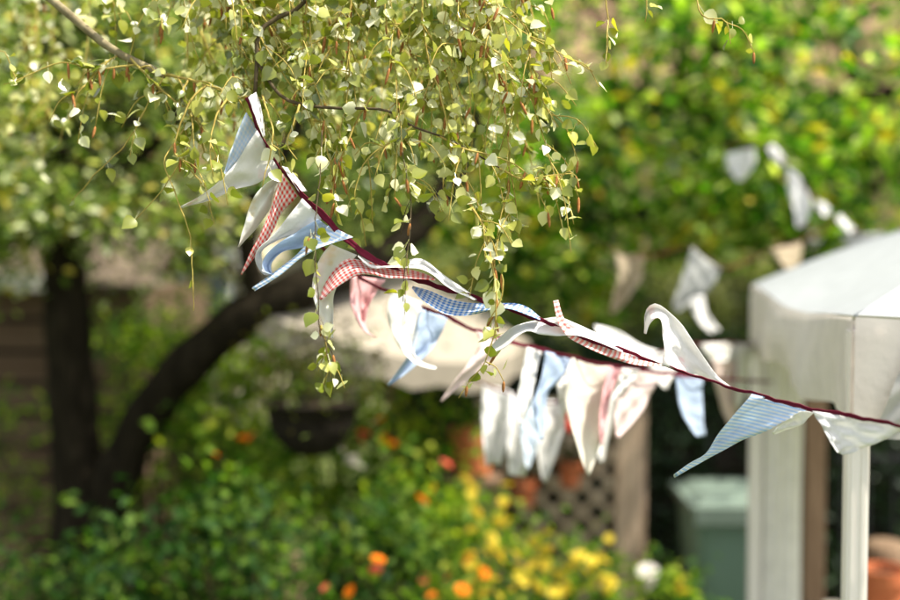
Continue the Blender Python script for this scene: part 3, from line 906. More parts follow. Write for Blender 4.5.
# ------------------------------------------------------------------ hedges
def hedge(name, x0, x1, d, ytop, depth, mat, label, n, size, rough=0.05):
    a, b = P(x0, ytop, d), P(x1, ytop, d)
    h = a[2]
    core = MB()
    cx, cy = (a[0] + b[0]) / 2, a[1] + depth / 2
    L = b[0] - a[0]
    t = empty(name, (cx, cy, 0), label, 'hedge')
    nx, nz = 40, 12
    # lumpy inner mass of twigs
    Gd = np.zeros((nx, 2 * nz, 3))
    for i in range(nx):
        for j in range(2 * nz):
            s = j / (2 * nz - 1)
            th = math.pi * s
            yy_ = -math.cos(th); zz = math.sin(th) ** 0.35
            Gd[i, j] = (a[0] + L * i / (nx - 1), cy + (depth / 2 - 0.10) * yy_ + rng.normal() * .02, max(0, (h - 0.10) * zz + rng.normal() * .02))
    core.grid(Gd)
    core.build('branches', M['basket'], t)
    pts = []
    m = n
    xs_ = rng.uniform(a[0], b[0], m)
    zf = rng.uniform(0, 1, m)
    front = zf < 0.75
    yv = np.where(front, a[1] + np.abs(rng.normal(size=m)) * 0.07, rng.uniform(a[1], a[1] + depth, m))
    zv = np.where(front, rng.uniform(0.05, h, m), h - np.abs(rng.normal(size=m)) * 0.05)
    bump = 0.06 * np.sin(xs_ * 5.1) + 0.04 * np.sin(xs_ * 11.3 + zv * 4)
    pts = np.stack([xs_, yv + bump, zv + rng.normal(size=m) * rough + np.where(front, 0, bump)], 1)
    leaf_cloud(pts, rng.uniform(.6, 1.2, m) * size, M[mat], 'foliage', t, up=0.3)
    return t


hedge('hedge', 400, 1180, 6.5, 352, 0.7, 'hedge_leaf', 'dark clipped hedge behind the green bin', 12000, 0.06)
hedge('hedge', 380, 960, 12.5, 262, 1.2, 'olive_leaf', 'tall olive green hedge in the distance behind the grey flag', 16000, 0.09)

# ------------------------------------------------------------------ shed on the left
sp0, sp1 = P(-190, 288, 7.0), P(138, 288, 7.0)
sh = empty('garden_shed', ((sp0[0] + sp1[0]) / 2, 8.0, 0), 'dark brown horizontal board shed behind the forked tree trunk', 'shed')
mb = MB()
zt = sp0[2]
nb = 10; bh = zt / nb
for i in range(nb):
    R = np.array([[1, 0, 0], [0, 1, -0.10], [0, 0.10, 1.0]])
    mb.box(((sp0[0] + sp1[0]) / 2, 7.0, bh * (i + .5)), (sp1[0] - sp0[0], 0.02, bh * 0.84), R=R)
    R2 = np.array([[0, -1, 0], [1, 0, 0], [0, 0, 1.0]])
    mb.box((sp1[0] - 0.005, 8.0, bh * (i + .5)), (1.96, 0.02, bh * 0.97), R=R2)
mb.build('wall', M['boards'], sh)
mb = MB(); mb.box(((sp0[0] + sp1[0]) / 2 - .02, 7.05, zt / 2), (sp1[0] - sp0[0] - .04, 0.03, zt - .02)); mb.build('gap_shadow', M['basket'], sh)  # dark sheet added to paint shadow into the gaps between boards
mb = MB(); mb.box((sp1[0] + .012, 6.995, zt / 2), (.05, .05, zt)); mb.build('corner_board', M['boards'], sh)
mb = MB()
rp = np.array([[sp0[0] - .15, 6.8, zt + .03], [sp1[0] + .12, 6.8, zt + .03], [sp1[0] + .12, 8.0, zt + .50], [sp0[0] - .15, 8.0, zt + .50], [sp1[0] + .12, 9.2, zt + .03], [sp0[0] - .15, 9.2, zt + .03]])
mb.add(rp, [(0, 1, 2, 3), (3, 2, 4, 5)])
rf = mb.build('roof', M['roof_felt'], sh)
s_ = rf.modifiers.new('t', 'SOLIDIFY'); s_.thickness = .03
mb = MB()
mb.box(((sp0[0] + sp1[0]) / 2 - .28, 6.775, zt + .045), (sp1[0] - sp0[0] - .30, .02, .10))
mb.build('fascia', M['fascia'], rf)

# ------------------------------------------------------------------ cream parasol (tilted)
pc = P(392, 279, 5.6)
pr = empty('parasol', (pc[0], pc[1], 0), 'cream canvas garden parasol tilted behind the front bunting', 'parasol')
R0 = 0.69
tiltv = np.array([0.24, -0.20, 1.0]); tiltv /= np.linalg.norm(tiltv)
ux = np.array([1, 0, -tiltv[0] / tiltv[2]]); ux /= np.linalg.norm(ux)
uy = np.cross(tiltv, ux)
apex = pc + np.array([0, 0, 0.06])
mb = MB()
n1, n2 = 16, 65
Gd = np.zeros((n1, n2, 3)); UV = np.zeros((n1, n2, 2))
for i in range(n1):
    t = i / (n1 - 1)
    for j in range(n2):
        a = 2 * math.pi * j / (n2 - 1)
        seg = (a / (math.pi / 4)) % 1
        rr = R0 * t * (math.cos(math.pi / 8) / math.cos((seg - .5) * math.pi / 4))
        h = -0.20 * t ** 1.25 - 0.02 * math.sin(math.pi * seg) * t
        Gd[i, j] = apex + ux * rr * math.cos(a) + uy * rr * math.sin(a) + tiltv * h
        UV[i, j] = (a, t)
mb.grid(Gd, UV)
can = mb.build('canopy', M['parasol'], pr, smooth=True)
mb = MB()
rim = Gd[-1]
Gv = np.stack([rim, rim - [0, 0, 0.05], rim - [0, 0, 0.11]], 0)
Gv[2] += np.array([[0, 0, 0.015 * math.sin(j * math.pi / 2)] for j in range(n2)])
UVv = np.stack([np.stack([np.arange(n2) * .08, np.full(n2, k * .05)], 1) for k in range(3)])
mb.grid(Gv, UVv)
mb.build('valance', M['parasol'], can, smooth=True)
for k in range(8):
    mb = MB()
    a = k * math.pi / 4
    pts = [apex + ux * R0 * t * math.cos(a) + uy * R0 * t * math.sin(a) + tiltv * (-0.20 * t ** 1.25 - 0.014) for t in np.linspace(0.05, .98, 8)]
    mb.tube(pts, 0.008, 6)
    mb.build('rib', M['timber_dark'], pr)
mb = MB()
mb.tube([(pc[0], pc[1], 0.0), (pc[0], pc[1], pc[2] - 0.45), apex + tiltv * 0.08], 0.021, 12)
mb.build('pole', M['timber_dark'], pr, smooth=True)
mb = MB(); mb.lathe(apex + tiltv * .02, [(.035, 0), (.035, .03), (.015, .06), (.022, .08), (0, .1)], 14); mb.build('finial', M['timber_dark'], pr, smooth=True)
mb = MB(); mb.lathe((pc[0], pc[1], 0), [(0.0, 0), (.27, 0), (.27, .05), (.06, .09), (.04, .32), (0, .32)], 24); mb.build('base', M['stone'], pr)

# ------------------------------------------------------------------ forked tree (left)
def tree_obj(name, base, label, cat='tree', group=None):
    return empty(name, base, label, cat, group)


base = P(88, 700, 5.5); base[2] = 0
t1 = tree_obj('forked_tree', base, 'dark forked tree trunk at the left with crown of leaves coloured pale for glare')
mb = MB()
S1 = spline([base, P(90, 620, 5.5), P(82, 520, 5.5), P(74, 420, 5.5), P(68, 330, 5.5), P(64, 260, 5.5), P(52, 160, 5.4), P(30, 40, 5.3), P(10, -80, 5.2)], 40)
mb.tube(S1, np.concatenate([np.linspace(.22, .115, 12), np.linspace(.112, .09, 14), np.linspace(.085, .025, 14)]) * (1 + 0.05 * np.sin(np.arange(40) * 1.7)), 14)
mb.build('trunk', M['bark_dark'], t1, smooth=True)
mb = MB()
S2 = spline([P(92, 560, 5.5), P(112, 490, 5.45), P(142, 425, 5.4), P(175, 378, 5.3), P(212, 342, 5.25), P(255, 310, 5.2), P(305, 288, 5.2), P(360, 266, 5.3), P(420, 225, 5.4), P(470, 150, 5.5), P(490, 60, 5.5)], 48)
mb.tube(S2, np.concatenate([np.linspace(.10, .086, 28), np.linspace(.084, .02, 20)]) * (1 + 0.06 * np.sin(np.arange(48) * 1.3)), 14)
mb.build('limb', M['bark_dark'], t1, smooth=True)
S3 = spline([S2[22], P(250, 220, 5.1), P(300, 120, 5.0), P(330, 20, 4.9), P(340, -80, 4.9)], 24)
S4 = spline([S1[28], P(130, 160, 5.0), P(190, 90, 4.7), P(230, 0, 4.6), P(240, -90, 4.5)], 24)
S5 = spline([S1[26], P(0, 190, 5.3), P(-60, 120, 5.2), P(-120, 40, 5.2)], 18)
for S, r in ((S3, .05), (S4, .045), (S5, .05)):
    mb = MB(); mb.tube(S, np.linspace(r, .012, len(S)), 8); mb.build('limb', M['bark_dark'], t1, smooth=True)
cs, lv = crown_points([(-120, -90, 60, 110, 4.4, 6.4, 54), (-60, 90, 110, 228, 4.6, 6.2, 60), (-80, 228, 62, 262, 5.2, 5.8, 16), (60, -90, 300, 120, 4.6, 6.6, 76), (95, 120, 250, 225, 4.6, 6.0, 42), (100, 225, 230, 285, 5.0, 6.0, 9),
                       (290, -90, 470, 170, 5.2, 6.8, 60), (330, 150, 470, 250, 5.3, 6.6, 30)], 56, .125)
nodes = np.concatenate([S1[24:], S2[26:], S3, S4, S5])
mb = MB(); connect(mb, nodes, cs, .011); mb.build('branches', M['bark_dark'], t1)
leaf_cloud(lv, rng.uniform(.035, .065, len(lv)), M['left_leaf'], 'crown', t1, up=0.7, aspect=.62)

# ------------------------------------------------------------------ apple tree (right)
base = P(800, 600, 6.6); base[2] = 0
t2 = tree_obj('apple_tree', base, 'bright green apple tree behind the gazebo with a few yellow apples')
T1 = spline([base, P(800, 420, 6.6), P(796, 300, 6.6), P(792, 200, 6.6), P(780, 100, 6.6), P(775, 0, 6.7), P(770, -100, 6.8)], 36)
mb = MB(); mb.tube(T1, np.concatenate([np.linspace(.14, .08, 20), np.linspace(.075, .02, 16)]), 12); mb.build('trunk', M['bark_dark'], t2, smooth=True)
limbs = [spline([T1[20], P(740, 150, 6.3), P(690, 108, 6.1), P(640, 118, 6.0), P(600, 145, 5.9), P(560, 150, 5.9)], 26),
         spline([T1[24], P(840, 95, 6.2), P(900, 92, 6.0), P(980, 70, 5.9)], 20),
         spline([T1[16], P(860, 200, 6.4), P(930, 150, 6.3)], 16),
         spline([T1[26], P(700, 40, 6.8), P(610, 0, 7.0), P(540, -60, 7.0)], 22),
         spline([T1[17], P(740, 235, 6.3), P(690, 225, 6.2), P(620, 215, 6.2), P(560, 235, 6.3)], 22)]
for S in limbs:
    mb = MB(); mb.tube(S, np.linspace(.042, .010, len(S)), 8); mb.build('limb', M['bark_dark'], t2, smooth=True)
cs, lv = crown_points([(470, -90, 640, 110, 5.6, 7.8, 31), (640, -90, 800, 110, 5.4, 7.6, 33), (790, -90, 990, 120, 5.2, 7.4, 33), (480, 100, 640, 235, 5.6, 7.2, 28), (640, 110, 780, 225, 5.5, 7.0, 27),
                       (780, 110, 990, 240, 5.6, 7.0, 34), (590, 210, 760, 245, 5.8, 6.6, 20), (440, 180, 610, 300, 5.7, 6.8, 40)], 46, .12)
mb = MB(); connect(mb, np.concatenate([T1[16:]] + limbs), cs, .011); mb.build('branches', M['bark_dark'], t2)
leaf_cloud(lv, rng.uniform(.05, .11, len(lv)), M['apple_leaf'], 'crown', t2, up=0.6, aspect=.58)
ap = MB(); ap.lathe((0, 0, 0), [(0, -.028), (.018, -.032), (.032, -.012), (.035, .006), (.028, .024), (.012, .028), (0, .022)], 16)
proto = None
for (x, y, d) in [(663, 266, 5.2), (655, 240, 5.6), (657, 262, 5.7), (850, 12, 5.6), (886, 155, 5.6), (890, 172, 5.5), (784, 222, 4.9), (680, 126, 5.7), (745, 205, 5.6), (610, 60, 5.8), (836, 180, 5.7), (605, 235, 5.8)]:
    if proto is None:
        proto = ap.build('apple', M['apple'], t2, smooth=True); o = proto
    else:
        o = proto.copy(); COL.objects.link(o)
    o.parent = t2; o.location = Vector(P(x, y, d)) - t2.location


# ------------------------------------------------------------------ far trees
def far_tree(x, d, h, w, label, name='tree', mat='far_leaf', bark='bark_dark', n=60, per=48, low=0.22):
    base = P(x, 300, d); base[2] = 0
    t = tree_obj(name, base, label, group='trees at the end of the garden')
    S = spline([base, base + [.1, 0, h * .3], base + [-.1, .1, h * .6], base + [0.05, 0, h * .92]], 16)
    mb = MB(); mb.tube(S, np.linspace(.035 * h * .8, .02, 16), 10); mb.build('trunk', M[bark], t, smooth=True)
    cs = []
    while len(cs) < n:
        q = rng.uniform(-1, 1, 3)
        if np.linalg.norm(q) < 1:
            cs.append(base + np.array([q[0] * w, q[1] * w, h * low + (q[2] + 1) / 2 * h * (1 - low)]))
    cs = np.array(cs)
    lv = np.concatenate([c + rng.normal(size=(int(per * rng.uniform(.5, 1.4)), 3)) * [.42, .42, .28] for c in cs])
    mb = MB(); connect(mb, S[4:], cs, .035); mb.build('branches', M[bark], t)
    leaf_cloud(lv, rng.uniform(.08, .17, len(lv)), M[mat], 'crown', t)
    return t


for x, d, h, w, lab, bk in [
    (-60, 16, 6.5, 2.6, 'far tree at the left edge behind the shed', 'bark_dark'), (300, 17, 7.0, 2.4, 'far tree seen above the hanging basket', 'bark_dark'),
    (520, 18, 7.2, 2.6, 'far tree behind the middle of the bunting', 'bark_dark'), (690, 17, 6.6, 2.2, 'far tree behind the grey and tan flags', 'bark_dark'),
    (860, 18, 7.2, 2.6, 'far tree behind the gazebo roof', 'bark_dark'), (1060, 15, 6.2, 2.4, 'far tree beyond the right edge of the gazebo', 'bark_dark'),
    (-420, 14, 6.2, 2.4, 'far tree out past the left edge', 'bark_dark'), (1400, 15, 6.6, 2.6, 'far tree out past the right edge', 'bark_dark')]:
    far_tree(x, d, h, w, lab)
far_tree(140, 21, 7.8, 2.6, 'far tree between the forked trunk and the summerhouse', low=.35)
for x, d, lab in [(27, 9.0, 'pale birch trunk, left of the pair in the upper left'), (43, 9.6, 'pale birch trunk, right of the pair in the upper left')]:
    base = P(x, 300, d); base[2] = 0
    t = tree_obj('silver_birch', base, lab)
    S = spline([base, base + [.02, 0, 1.6], base + [-.03, .05, 3.4], base + [.06, 0, 5.2]], 18)
    mb = MB(); mb.tube(S, np.linspace(.075, .02, 18), 10); mb.build('trunk', M['bark_white'], t, smooth=True)
    cs = base + np.array([0, 0, 4.2]) + rng.normal(size=(26, 3)) * [.6, .6, .5]
    lv = np.concatenate([c + rng.normal(size=(40, 3)) * .2 for c in cs])
    mb = MB(); connect(mb, S[9:], cs, .012); mb.build('branches', M['twig_dark'], t)
    leaf_cloud(lv, rng.uniform(.04, .06, len(lv)), M['left_leaf'], 'crown', t)

# cream summerhouse seen through the leaves
a, b_ = P(60, 300, 14), P(262, 300, 14)
sm_ = empty('summerhouse', ((a[0] + b_[0]) / 2, 15, 0), 'cream walled summerhouse glimpsed through the leaves at the left', 'summerhouse')
mb = MB(); mb.box(((a[0] + b_[0]) / 2, 15.0, 1.25), (b_[0] - a[0], 2.0, 2.5)); mb.build('wall', M['render'], sm_)
mb = MB()
rx0, rx1, zc = a[0] - .2, b_[0] + .2, 2.5
mb.add([(rx0, 13.75, zc - .05), (rx1, 13.75, zc - .05), (rx1, 15, zc + .75), (rx0, 15, zc + .75), (rx1, 16.25, zc - .05), (rx0, 16.25, zc - .05)], [(0, 1, 2, 3), (3, 2, 4, 5)])
o = mb.build('roof', M['tile'], sm_); s_ = o.modifiers.new('t', 'SOLIDIFY'); s_.thickness = .06
for fx in (.25, .72):
    wx = a[0] + (b_[0] - a[0]) * fx
    mb = MB(); mb.box((wx, 13.985, 1.5), (.66, .05, .86)); w_ = mb.build('window', M['paint'], sm_)
    mb = MB()
    for s in (-1, 1): mb.box((wx + s * .155, 13.956, 1.5), (.27, .02, .74))
    mb.build('pane', M['glass'], w_)
# tan brick house far behind the right tree
a, b_ = P(500, 300, 26), P(1000, 300, 26)
hs = empty('brick_house', ((a[0] + b_[0]) / 2, 29, 0), 'tan brick house far behind the apple tree', 'house')
mb = MB(); mb.box(((a[0] + b_[0]) / 2, 29, 2.6), (b_[0] - a[0], 6, 5.2)); mb.build('wall', M['brick'], hs)
mb = MB()
mb.add([(a[0] - .4, 25.6, 5.1), (b_[0] + .4, 25.6, 5.1), (b_[0] + .4, 29, 7.6), (a[0] - .4, 29, 7.6), (b_[0] + .4, 32.4, 5.1), (a[0] - .4, 32.4, 5.1)], [(0, 1, 2, 3), (3, 2, 4, 5)])
o = mb.build('roof', M['tile'], hs); s_ = o.modifiers.new('t', 'SOLIDIFY'); s_.thickness = .12
for fx in (.15, .4, .65, .88):
    for z in (1.5, 3.9):
        wx = a[0] + (b_[0] - a[0]) * fx
        mb = MB(); mb.box((wx, 25.98, z), (1.3, .08, 1.3)); w_ = mb.build('window', M['paint'], hs)
        mb = MB()
        for s in (-1, 1): mb.box((wx + s * .31, 25.935, z), (.54, .03, 1.14))
        mb.build('pane', M['glass'], w_)


# ------------------------------------------------------------------ shrubs and flowers
def shrub(name, x, ytop, d, w, label, mat, n, size, cat='shrub', spread=(1, .8), bottom=0.0, group=None):
    p = P(x, ytop, d); h = p[2]
    base = np.array([p[0], p[1], 0])
    t = empty(name, base, label, cat, group)
    mb = MB()
    k = max(12, int(n / 38))
    cs = []
    for _ in range(k):
        a = rng.uniform(0, 2 * math.pi); r = math.sqrt(rng.uniform(0, 1)); zz = rng.uniform(.12, 1) ** .8
        r *= math.sqrt(max(.12, 1 - (zz - .35) ** 2 * 1.7))
        c = base + np.array([r * w * math.cos(a), r * w * spread[1] * math.sin(a), bottom + (h - bottom) * zz * rng.uniform(.88, 1.04)])
        cs.append(c)
        st = base + rng.normal(size=3) * [.08 * w, .08 * w, 0]
        st[2] = 0
        mid = (st + c) / 2 + np.array([(c[0] - st[0]) * -.15, (c[1] - st[1]) * -.15, .1 * h])
        mb.tube(spline([st, mid, c], 6), np.linspace(.008, .002, 6), 5, cap=False)
    mb.build('stems', M['twig_dark'], t)
    lv = np.concatenate([c + rng.normal(size=(int(38 * rng.uniform(.5, 1.4)), 3)) * [.085, .085, .06] for c in cs])
    lv = lv[lv[:, 2] > .02]
    leaf_cloud(lv, rng.uniform(.6, 1.25, len(lv)) * size, M[mat], 'foliage', t, up=.55, aspect=.6)
    t['h'] = float(h)
    return t


flower_cache = {}


def flower_mesh(kind, r):
    key = (kind, r)
    if key in flower_cache: return flower_cache[key]
    mb = MB()
    V, Fc = [], []
    for ring, (npet, rr, el) in enumerate(((11, 1.0, .18), (9, .72, .5), (7, .45, .9))):
        for k in range(npet):
            a = 2 * math.pi * k / npet + ring * .3
            da = math.pi / npet * 1.15
            c0 = (.08 * r * math.cos(a), .08 * r * math.sin(a), .02 * r)
            l_ = (rr * r * .7 * math.cos(a - da), rr * r * .7 * math.sin(a - da), rr * r * el * .6)
            t_ = (rr * r * math.cos(a), rr * r * math.sin(a), rr * r * el * .8)
            r_ = (rr * r * .7 * math.cos(a + da), rr * r * .7 * math.sin(a + da), rr * r * el * .6)
            b = len(V); V += [c0, l_, t_, r_]; Fc.append((b, b + 1, b + 2, b + 3))
    mb.add(V, Fc)
    o = mb.build('blossom', M[kind], None)
    me = o.data
    bpy.data.objects.remove(o)
    flower_cache[key] = me
    return me


def blossoms(t, kind, r, spots, label=None):
    for (x, y, d) in spots:
        o = bpy.data.objects.new('blossom', flower_mesh(kind, r))
        COL.objects.link(o)
        o.parent = t
        o.location = Vector(P(x, y, d)) - t.location
        o.rotation_euler = (random.uniform(.3, 1.2), random.uniform(-.5, .5), random.uniform(0, 6))
        s = random.uniform(.8, 1.2); o.scale = (s, s, s)
        if label: o['label'] = label


shrub('shrub', 20, 540, 4.6, .42, 'low dark shrub at the lower left in front of the shed', 'shaded_leaf', 900, .05)
shrub('shrub', 40, 372, 6.2, .40, 'leafy shrub left of the dark trunk against the shed boards', 'lush_leaf', 500, .055, bottom=.6)
shrub('shrub', 150, 300, 6.4, .35, 'bright green shrub seen in the fork of the dark trunk', 'lush_leaf', 900, .055, bottom=.9)
shrub('shrub', 140, 505, 4.5, .38, 'dark leafy shrub in front of the trunk fork', 'shaded_leaf', 900, .06)
sA = shrub('shrub', 232, 372, 5.3, .33, 'tall green shrub right of the leaning limb with orange blossoms', 'lush_leaf', 1200, .055)
shrub('shrub', 190, 335, 6.3, .42, 'bright shrub behind the leaning limb of the forked tree', 'lush_leaf', 1300, .055, bottom=.5)
shrub('shrub', 272, 345, 6.2, .36, 'olive tinted shrub behind the hanging basket', 'lush_leaf', 1100, .05, bottom=.4)
shrub('shrub', 215, 318, 8.2, .75, 'dense green bush further back between trunk and hanging basket', 'lush_leaf', 2600, .065)
sB = shrub('shrub', 235, 495, 4.4, .45, 'broad dark green shrub at the lower middle left', 'shaded_leaf', 1500, .055)
sC = shrub('shrub', 395, 395, 5.5, .46, 'green shrub behind the orange flowers with red and yellow blossoms', 'lush_leaf', 1900, .05)
sD = shrub('shrub', 345, 488, 4.6, .48, 'dense mid green shrub below the hanging basket', 'shaded_leaf', 1800, .05)
sE = shrub('shrub', 428, 462, 5.15, .28, 'light green shrub left of the yellow flowers dotted with orange', 'lush_leaf', 1300, .05)
sF = shrub('shrub', 330, 330, 6.6, .60, 'tall olive green shrub under the cream parasol', 'lush_leaf', 1500, .06, bottom=.5)
blossoms(sA, 'orange_petal', .020, [(216, 455, 4.9), (248, 440, 5.0), (242, 438, 5.0)])
blossoms(sA, 'red_petal', .026, [(252, 436, 4.95)])
blossoms(sC, 'orange_petal', .025, [(381, 420, 5.1), (393, 444, 5.1), (384, 440, 5.2)])
blossoms(sC, 'red_petal', .032, [(360, 440, 5.1), (364, 434, 5.1), (446, 464, 4.9)])
blossoms(sC, 'white_petal', .04, [(352, 460, 5.1), (356, 466, 5.1)])
blossoms(sE, 'orange_petal', .026, [(422, 500, 4.6), (434, 490, 4.7), (446, 582, 4.6), (468, 562, 4.6), (432, 596, 4.6), (484, 574, 4.7)])
blossoms(sE, 'red_petal', .026, [(445, 580, 4.55), (424, 580, 4.6), (468, 560, 4.65)])
blossoms(sD, 'orange_petal', .03, [(350, 592, 4.3), (462, 590, 4.3), (378, 560, 4.3)])
blossoms(sD, 'red_petal', .026, [(325, 588, 4.3), (376, 570, 4.25)])

yp = []
yl = ['yellow flowering plant, tallest of the yellow group beside the trellis', 'yellow flowering plant at the left front of the yellow group', 'yellow flowering plant in the middle of the yellow group', 'yellow flowering plant at the right end of the group by the post']
for (x, yt, d, lab) in [(487, 482, 5.3, yl[0]), (490, 545, 4.8, yl[1]), (548, 530, 5.0, yl[2]), (592, 540, 5.2, yl[3])]:
    yp.append(shrub('flowering_plant', x, yt, d, .21, lab, 'lush_leaf', 520, .045, cat='flowering plant', group='yellow flowering plants by the trellis'))
ys_ = [(481, 500, 0), (487, 508, 0), (476, 512, 0), (478, 530, 0), (486, 536, 0), (492, 545, 0), (497, 522, 0), (503, 520, 0), (470, 488, 0), (466, 480, 0), (494, 552, 0), (482, 520, 0),
       (480, 570, 1), (492, 580, 1), (505, 576, 1), (470, 586, 1), (498, 596, 1), (512, 590, 1), (486, 592, 1), (464, 598, 1),
       (546, 534, 2), (530, 580, 2), (528, 556, 2), (540, 588, 2), (556, 576, 2), (550, 592, 2), (562, 560, 2), (518, 568, 2), (574, 592, 2), (545, 566, 2), (536, 562, 2),
       (576, 566, 3), (588, 572, 3), (598, 558, 3), (607, 562, 3), (610, 594, 3), (596, 584, 3), (606, 580, 3), (584, 590, 3)]
ys_ = [(x, y, k) for (x, y, k) in ys_ if rng.random() < .75]
for k, (cx_, cy_, sx_, sy_, m) in enumerate([(490, 515, 26, 30, 10), (485, 570, 34, 28, 13), (545, 560, 30, 34, 15), (592, 566, 22, 28, 11)]):
    for _ in range(m): ys_.append((rng.uniform(cx_ - sx_, cx_ + sx_), rng.uniform(cy_ - sy_, cy_ + sy_), k))
for (x, y, k) in ys_:
    blossoms(yp[k], 'yellow_petal', .028, [(x + rng.uniform(-2, 2), y, [4.78, 4.52, 4.72, 4.92][k] + rng.uniform(-.03, .1))])
pq = shrub('shrub', 680, 572, 5.0, .16, 'small bright plant with a yellow flower below the bin', 'lush_leaf', 260, .06)
blossoms(pq, 'yellow_petal', .03, [(680, 583, 4.85), (684, 592, 4.85)])
blossoms(pq, 'white_petal', .045, [(648, 572, 4.95), (651, 584, 4.95)])

# tree stump among the shrubs
p = P(285, 556, 5.0)
mb = MB()
mb.lathe((p[0], p[1], 0), [(.16, 0), (.12, .1), (.10, p[2] * .6), (.095, p[2]), (.05, p[2] + .01), (0, p[2] + .01)], 18)
tag(mb.build('tree_stump', M['timber_dark'], smooth=True), 'old brown tree stump among the dark shrubs', 'tree stump')

# ------------------------------------------------------------------ hanging basket
p = P(312, 404, 4.75)
hb = empty('hanging_basket', p, 'black hanging basket of brownish trailing plants hung from the leaning limb', 'hanging basket')
Rb = .175
mb = MB(); mb.lathe(p, [(0, -.20), (.07, -.19), (.13, -.14), (.165, -.07), (Rb, 0), (Rb + .008, 0), (Rb + .008, .012), (Rb - .01, .012)], 26)
mb.build('bowl', M['basket'], hb, smooth=True)
mb = MB(); mb.lathe(p, [(0, .02), (Rb - .012, .005)], 22); mb.build('soil', M['soil'], hb)
top = S2[28] - np.array([0, 0, .02])
ht = np.array([top[0], top[1], top[2]])
for k in range(3):
    a = k * 2.1 + .4
    mb = MB(); mb.tube([p + [Rb * math.cos(a), Rb * math.sin(a), .01], ht], .0035, 6); mb.build('chain', M['iron'], hb)
pts = p + np.array([.02, 0, .13]) + rng.normal(size=(900, 3)) * [.12, .11, .10]
leaf_cloud(pts, rng.uniform(.02, .045, 900), M['basket_leaf'], 'foliage', hb)

# ------------------------------------------------------------------ behind the gazebo: iron railings, pot
a = P(836, 470, 5.6); b_ = P(1120, 470, 5.6)
rl = empty('railing', ((a[0] + b_[0]) / 2, a[1], 0), 'black iron garden railing behind the gazebo leg', 'railing')
zt = P(0, 452, 5.6)[2]
for z in (.14, zt - .03):
    mb = MB(); mb.box(((a[0] + b_[0]) / 2, a[1], z), (b_[0] - a[0], .03, .02)); mb.build('rail', M['iron'], rl)
x = a[0] + .03
while x < b_[0]:
    mb = MB(); mb.tube([(x, a[1], 0), (x, a[1], zt), (x, a[1], zt + .05)], [.009, .009, .001], 6); mb.build('bar', M['iron'], rl)
    x += .115
p = P(884, 592, 4.9)
wt = MB(); wt.box((p[0] + .08, p[1] + .05, (p[2] - .11) / 2), (.6, .4, p[2] - .11))
tag(wt.build('stone_plinth', M['stone'], bevel=.01), 'low grey stone plinth behind the gazebo leg', 'plinth')
make_pot('flower_pot', 884, 592, 4.9, .2, 'orange clay pot at the lower right corner', None, hook=False)
p = P(880, 558, 5.15)
mb = MB()
mb.lathe((p[0] + .02, p[1], P(884, 592, 4.9)[2] - .11), [(0, 0), (.07, 0), (.095, .10), (.10, .2), (.085, .24), (.06, .25), (0, .25)], 18)
tag(mb.build('stone_urn', M['timber_dark'], smooth=True), 'small brown weathered urn behind the orange clay pot', 'urn')

# ------------------------------------------------------------------ birch in front
tb = P(-330, 300, 3.0); tb[2] = 0
bt = tree_obj('birch_tree', tb, 'weeping birch whose leafy twigs and catkins hang over the front bunting', 'tree')
ST = spline([tb, tb + [0, 0, 1.2], tb + [.05, 0, 2.4], tb + [.02, 0, 3.6], tb + [.1, 0, 4.6]], 24)
mb = MB(); mb.tube(ST, np.linspace(.12, .03, 24), 14); mb.build('trunk', M['bark_white'], bt, smooth=True)
LB1 = spline([ST[14], P(-160, -190, 2.9), P(-40, -80, 2.65), P(50, -2, 2.5), P(78, 22, 2.5), P(110, 48, 2.48), P(140, 64, 2.46), P(165, 75, 2.45)], 34)
mb = MB(); mb.tube(LB1, np.concatenate([np.linspace(.035, .0105, 20), np.linspace(.0100, .0075, 14)]), 10); mb.build('limb', M['bark_birch'], bt, smooth=True)
LB2 = spline([ST[15], P(-60, -230, 2.9), P(150, -130, 2.6), P(300, -90, 2.45), P(450, -80, 2.4), P(620, -75, 2.4), P(720, -60, 2.35)], 40)
mb = MB(); mb.tube(LB2, np.linspace(.036, .006, 40), 10); mb.build('limb', M['bark_birch'], bt, smooth=True)
LB3 = spline([LB2[22], P(300, -8, 2.44), P(282, 14, 2.43), P(259, 32, 2.42), P(257, 60, 2.41), P(255, 96, 2.40)], 20)
mb = MB(); mb.tube(LB3, np.linspace(.0062, .004, 20), 8); mb.build('limb', M['twig_dark'], bt, smooth=True)
LB4 = spline([LB3[17], P(278, 93, 2.39), P(300, 104, 2.38), P(335, 108, 2.37), P(385, 110, 2.36), P(412, 126, 2.35), P(450, 140, 2.34), P(500, 168, 2.33)], 26)
mb = MB(); mb.tube(LB4, np.linspace(.0038, .0014, 26), 8); mb.build('limb', M['twig_dark'], bt, smooth=True)

# catkin, shared by all
ck = MB()
cz = np.linspace(0, -.030, 7)
ck.tube([(0, 0, z) for z in cz], [.0012, .0026, .0030, .0030, .0028, .0024, .0008], 7)
cko = ck.build('catkin', M['catkin'], None, smooth=True)
CK = cko.data
bpy.data.objects.remove(cko)
n_ck = 0
more_ck = MB()


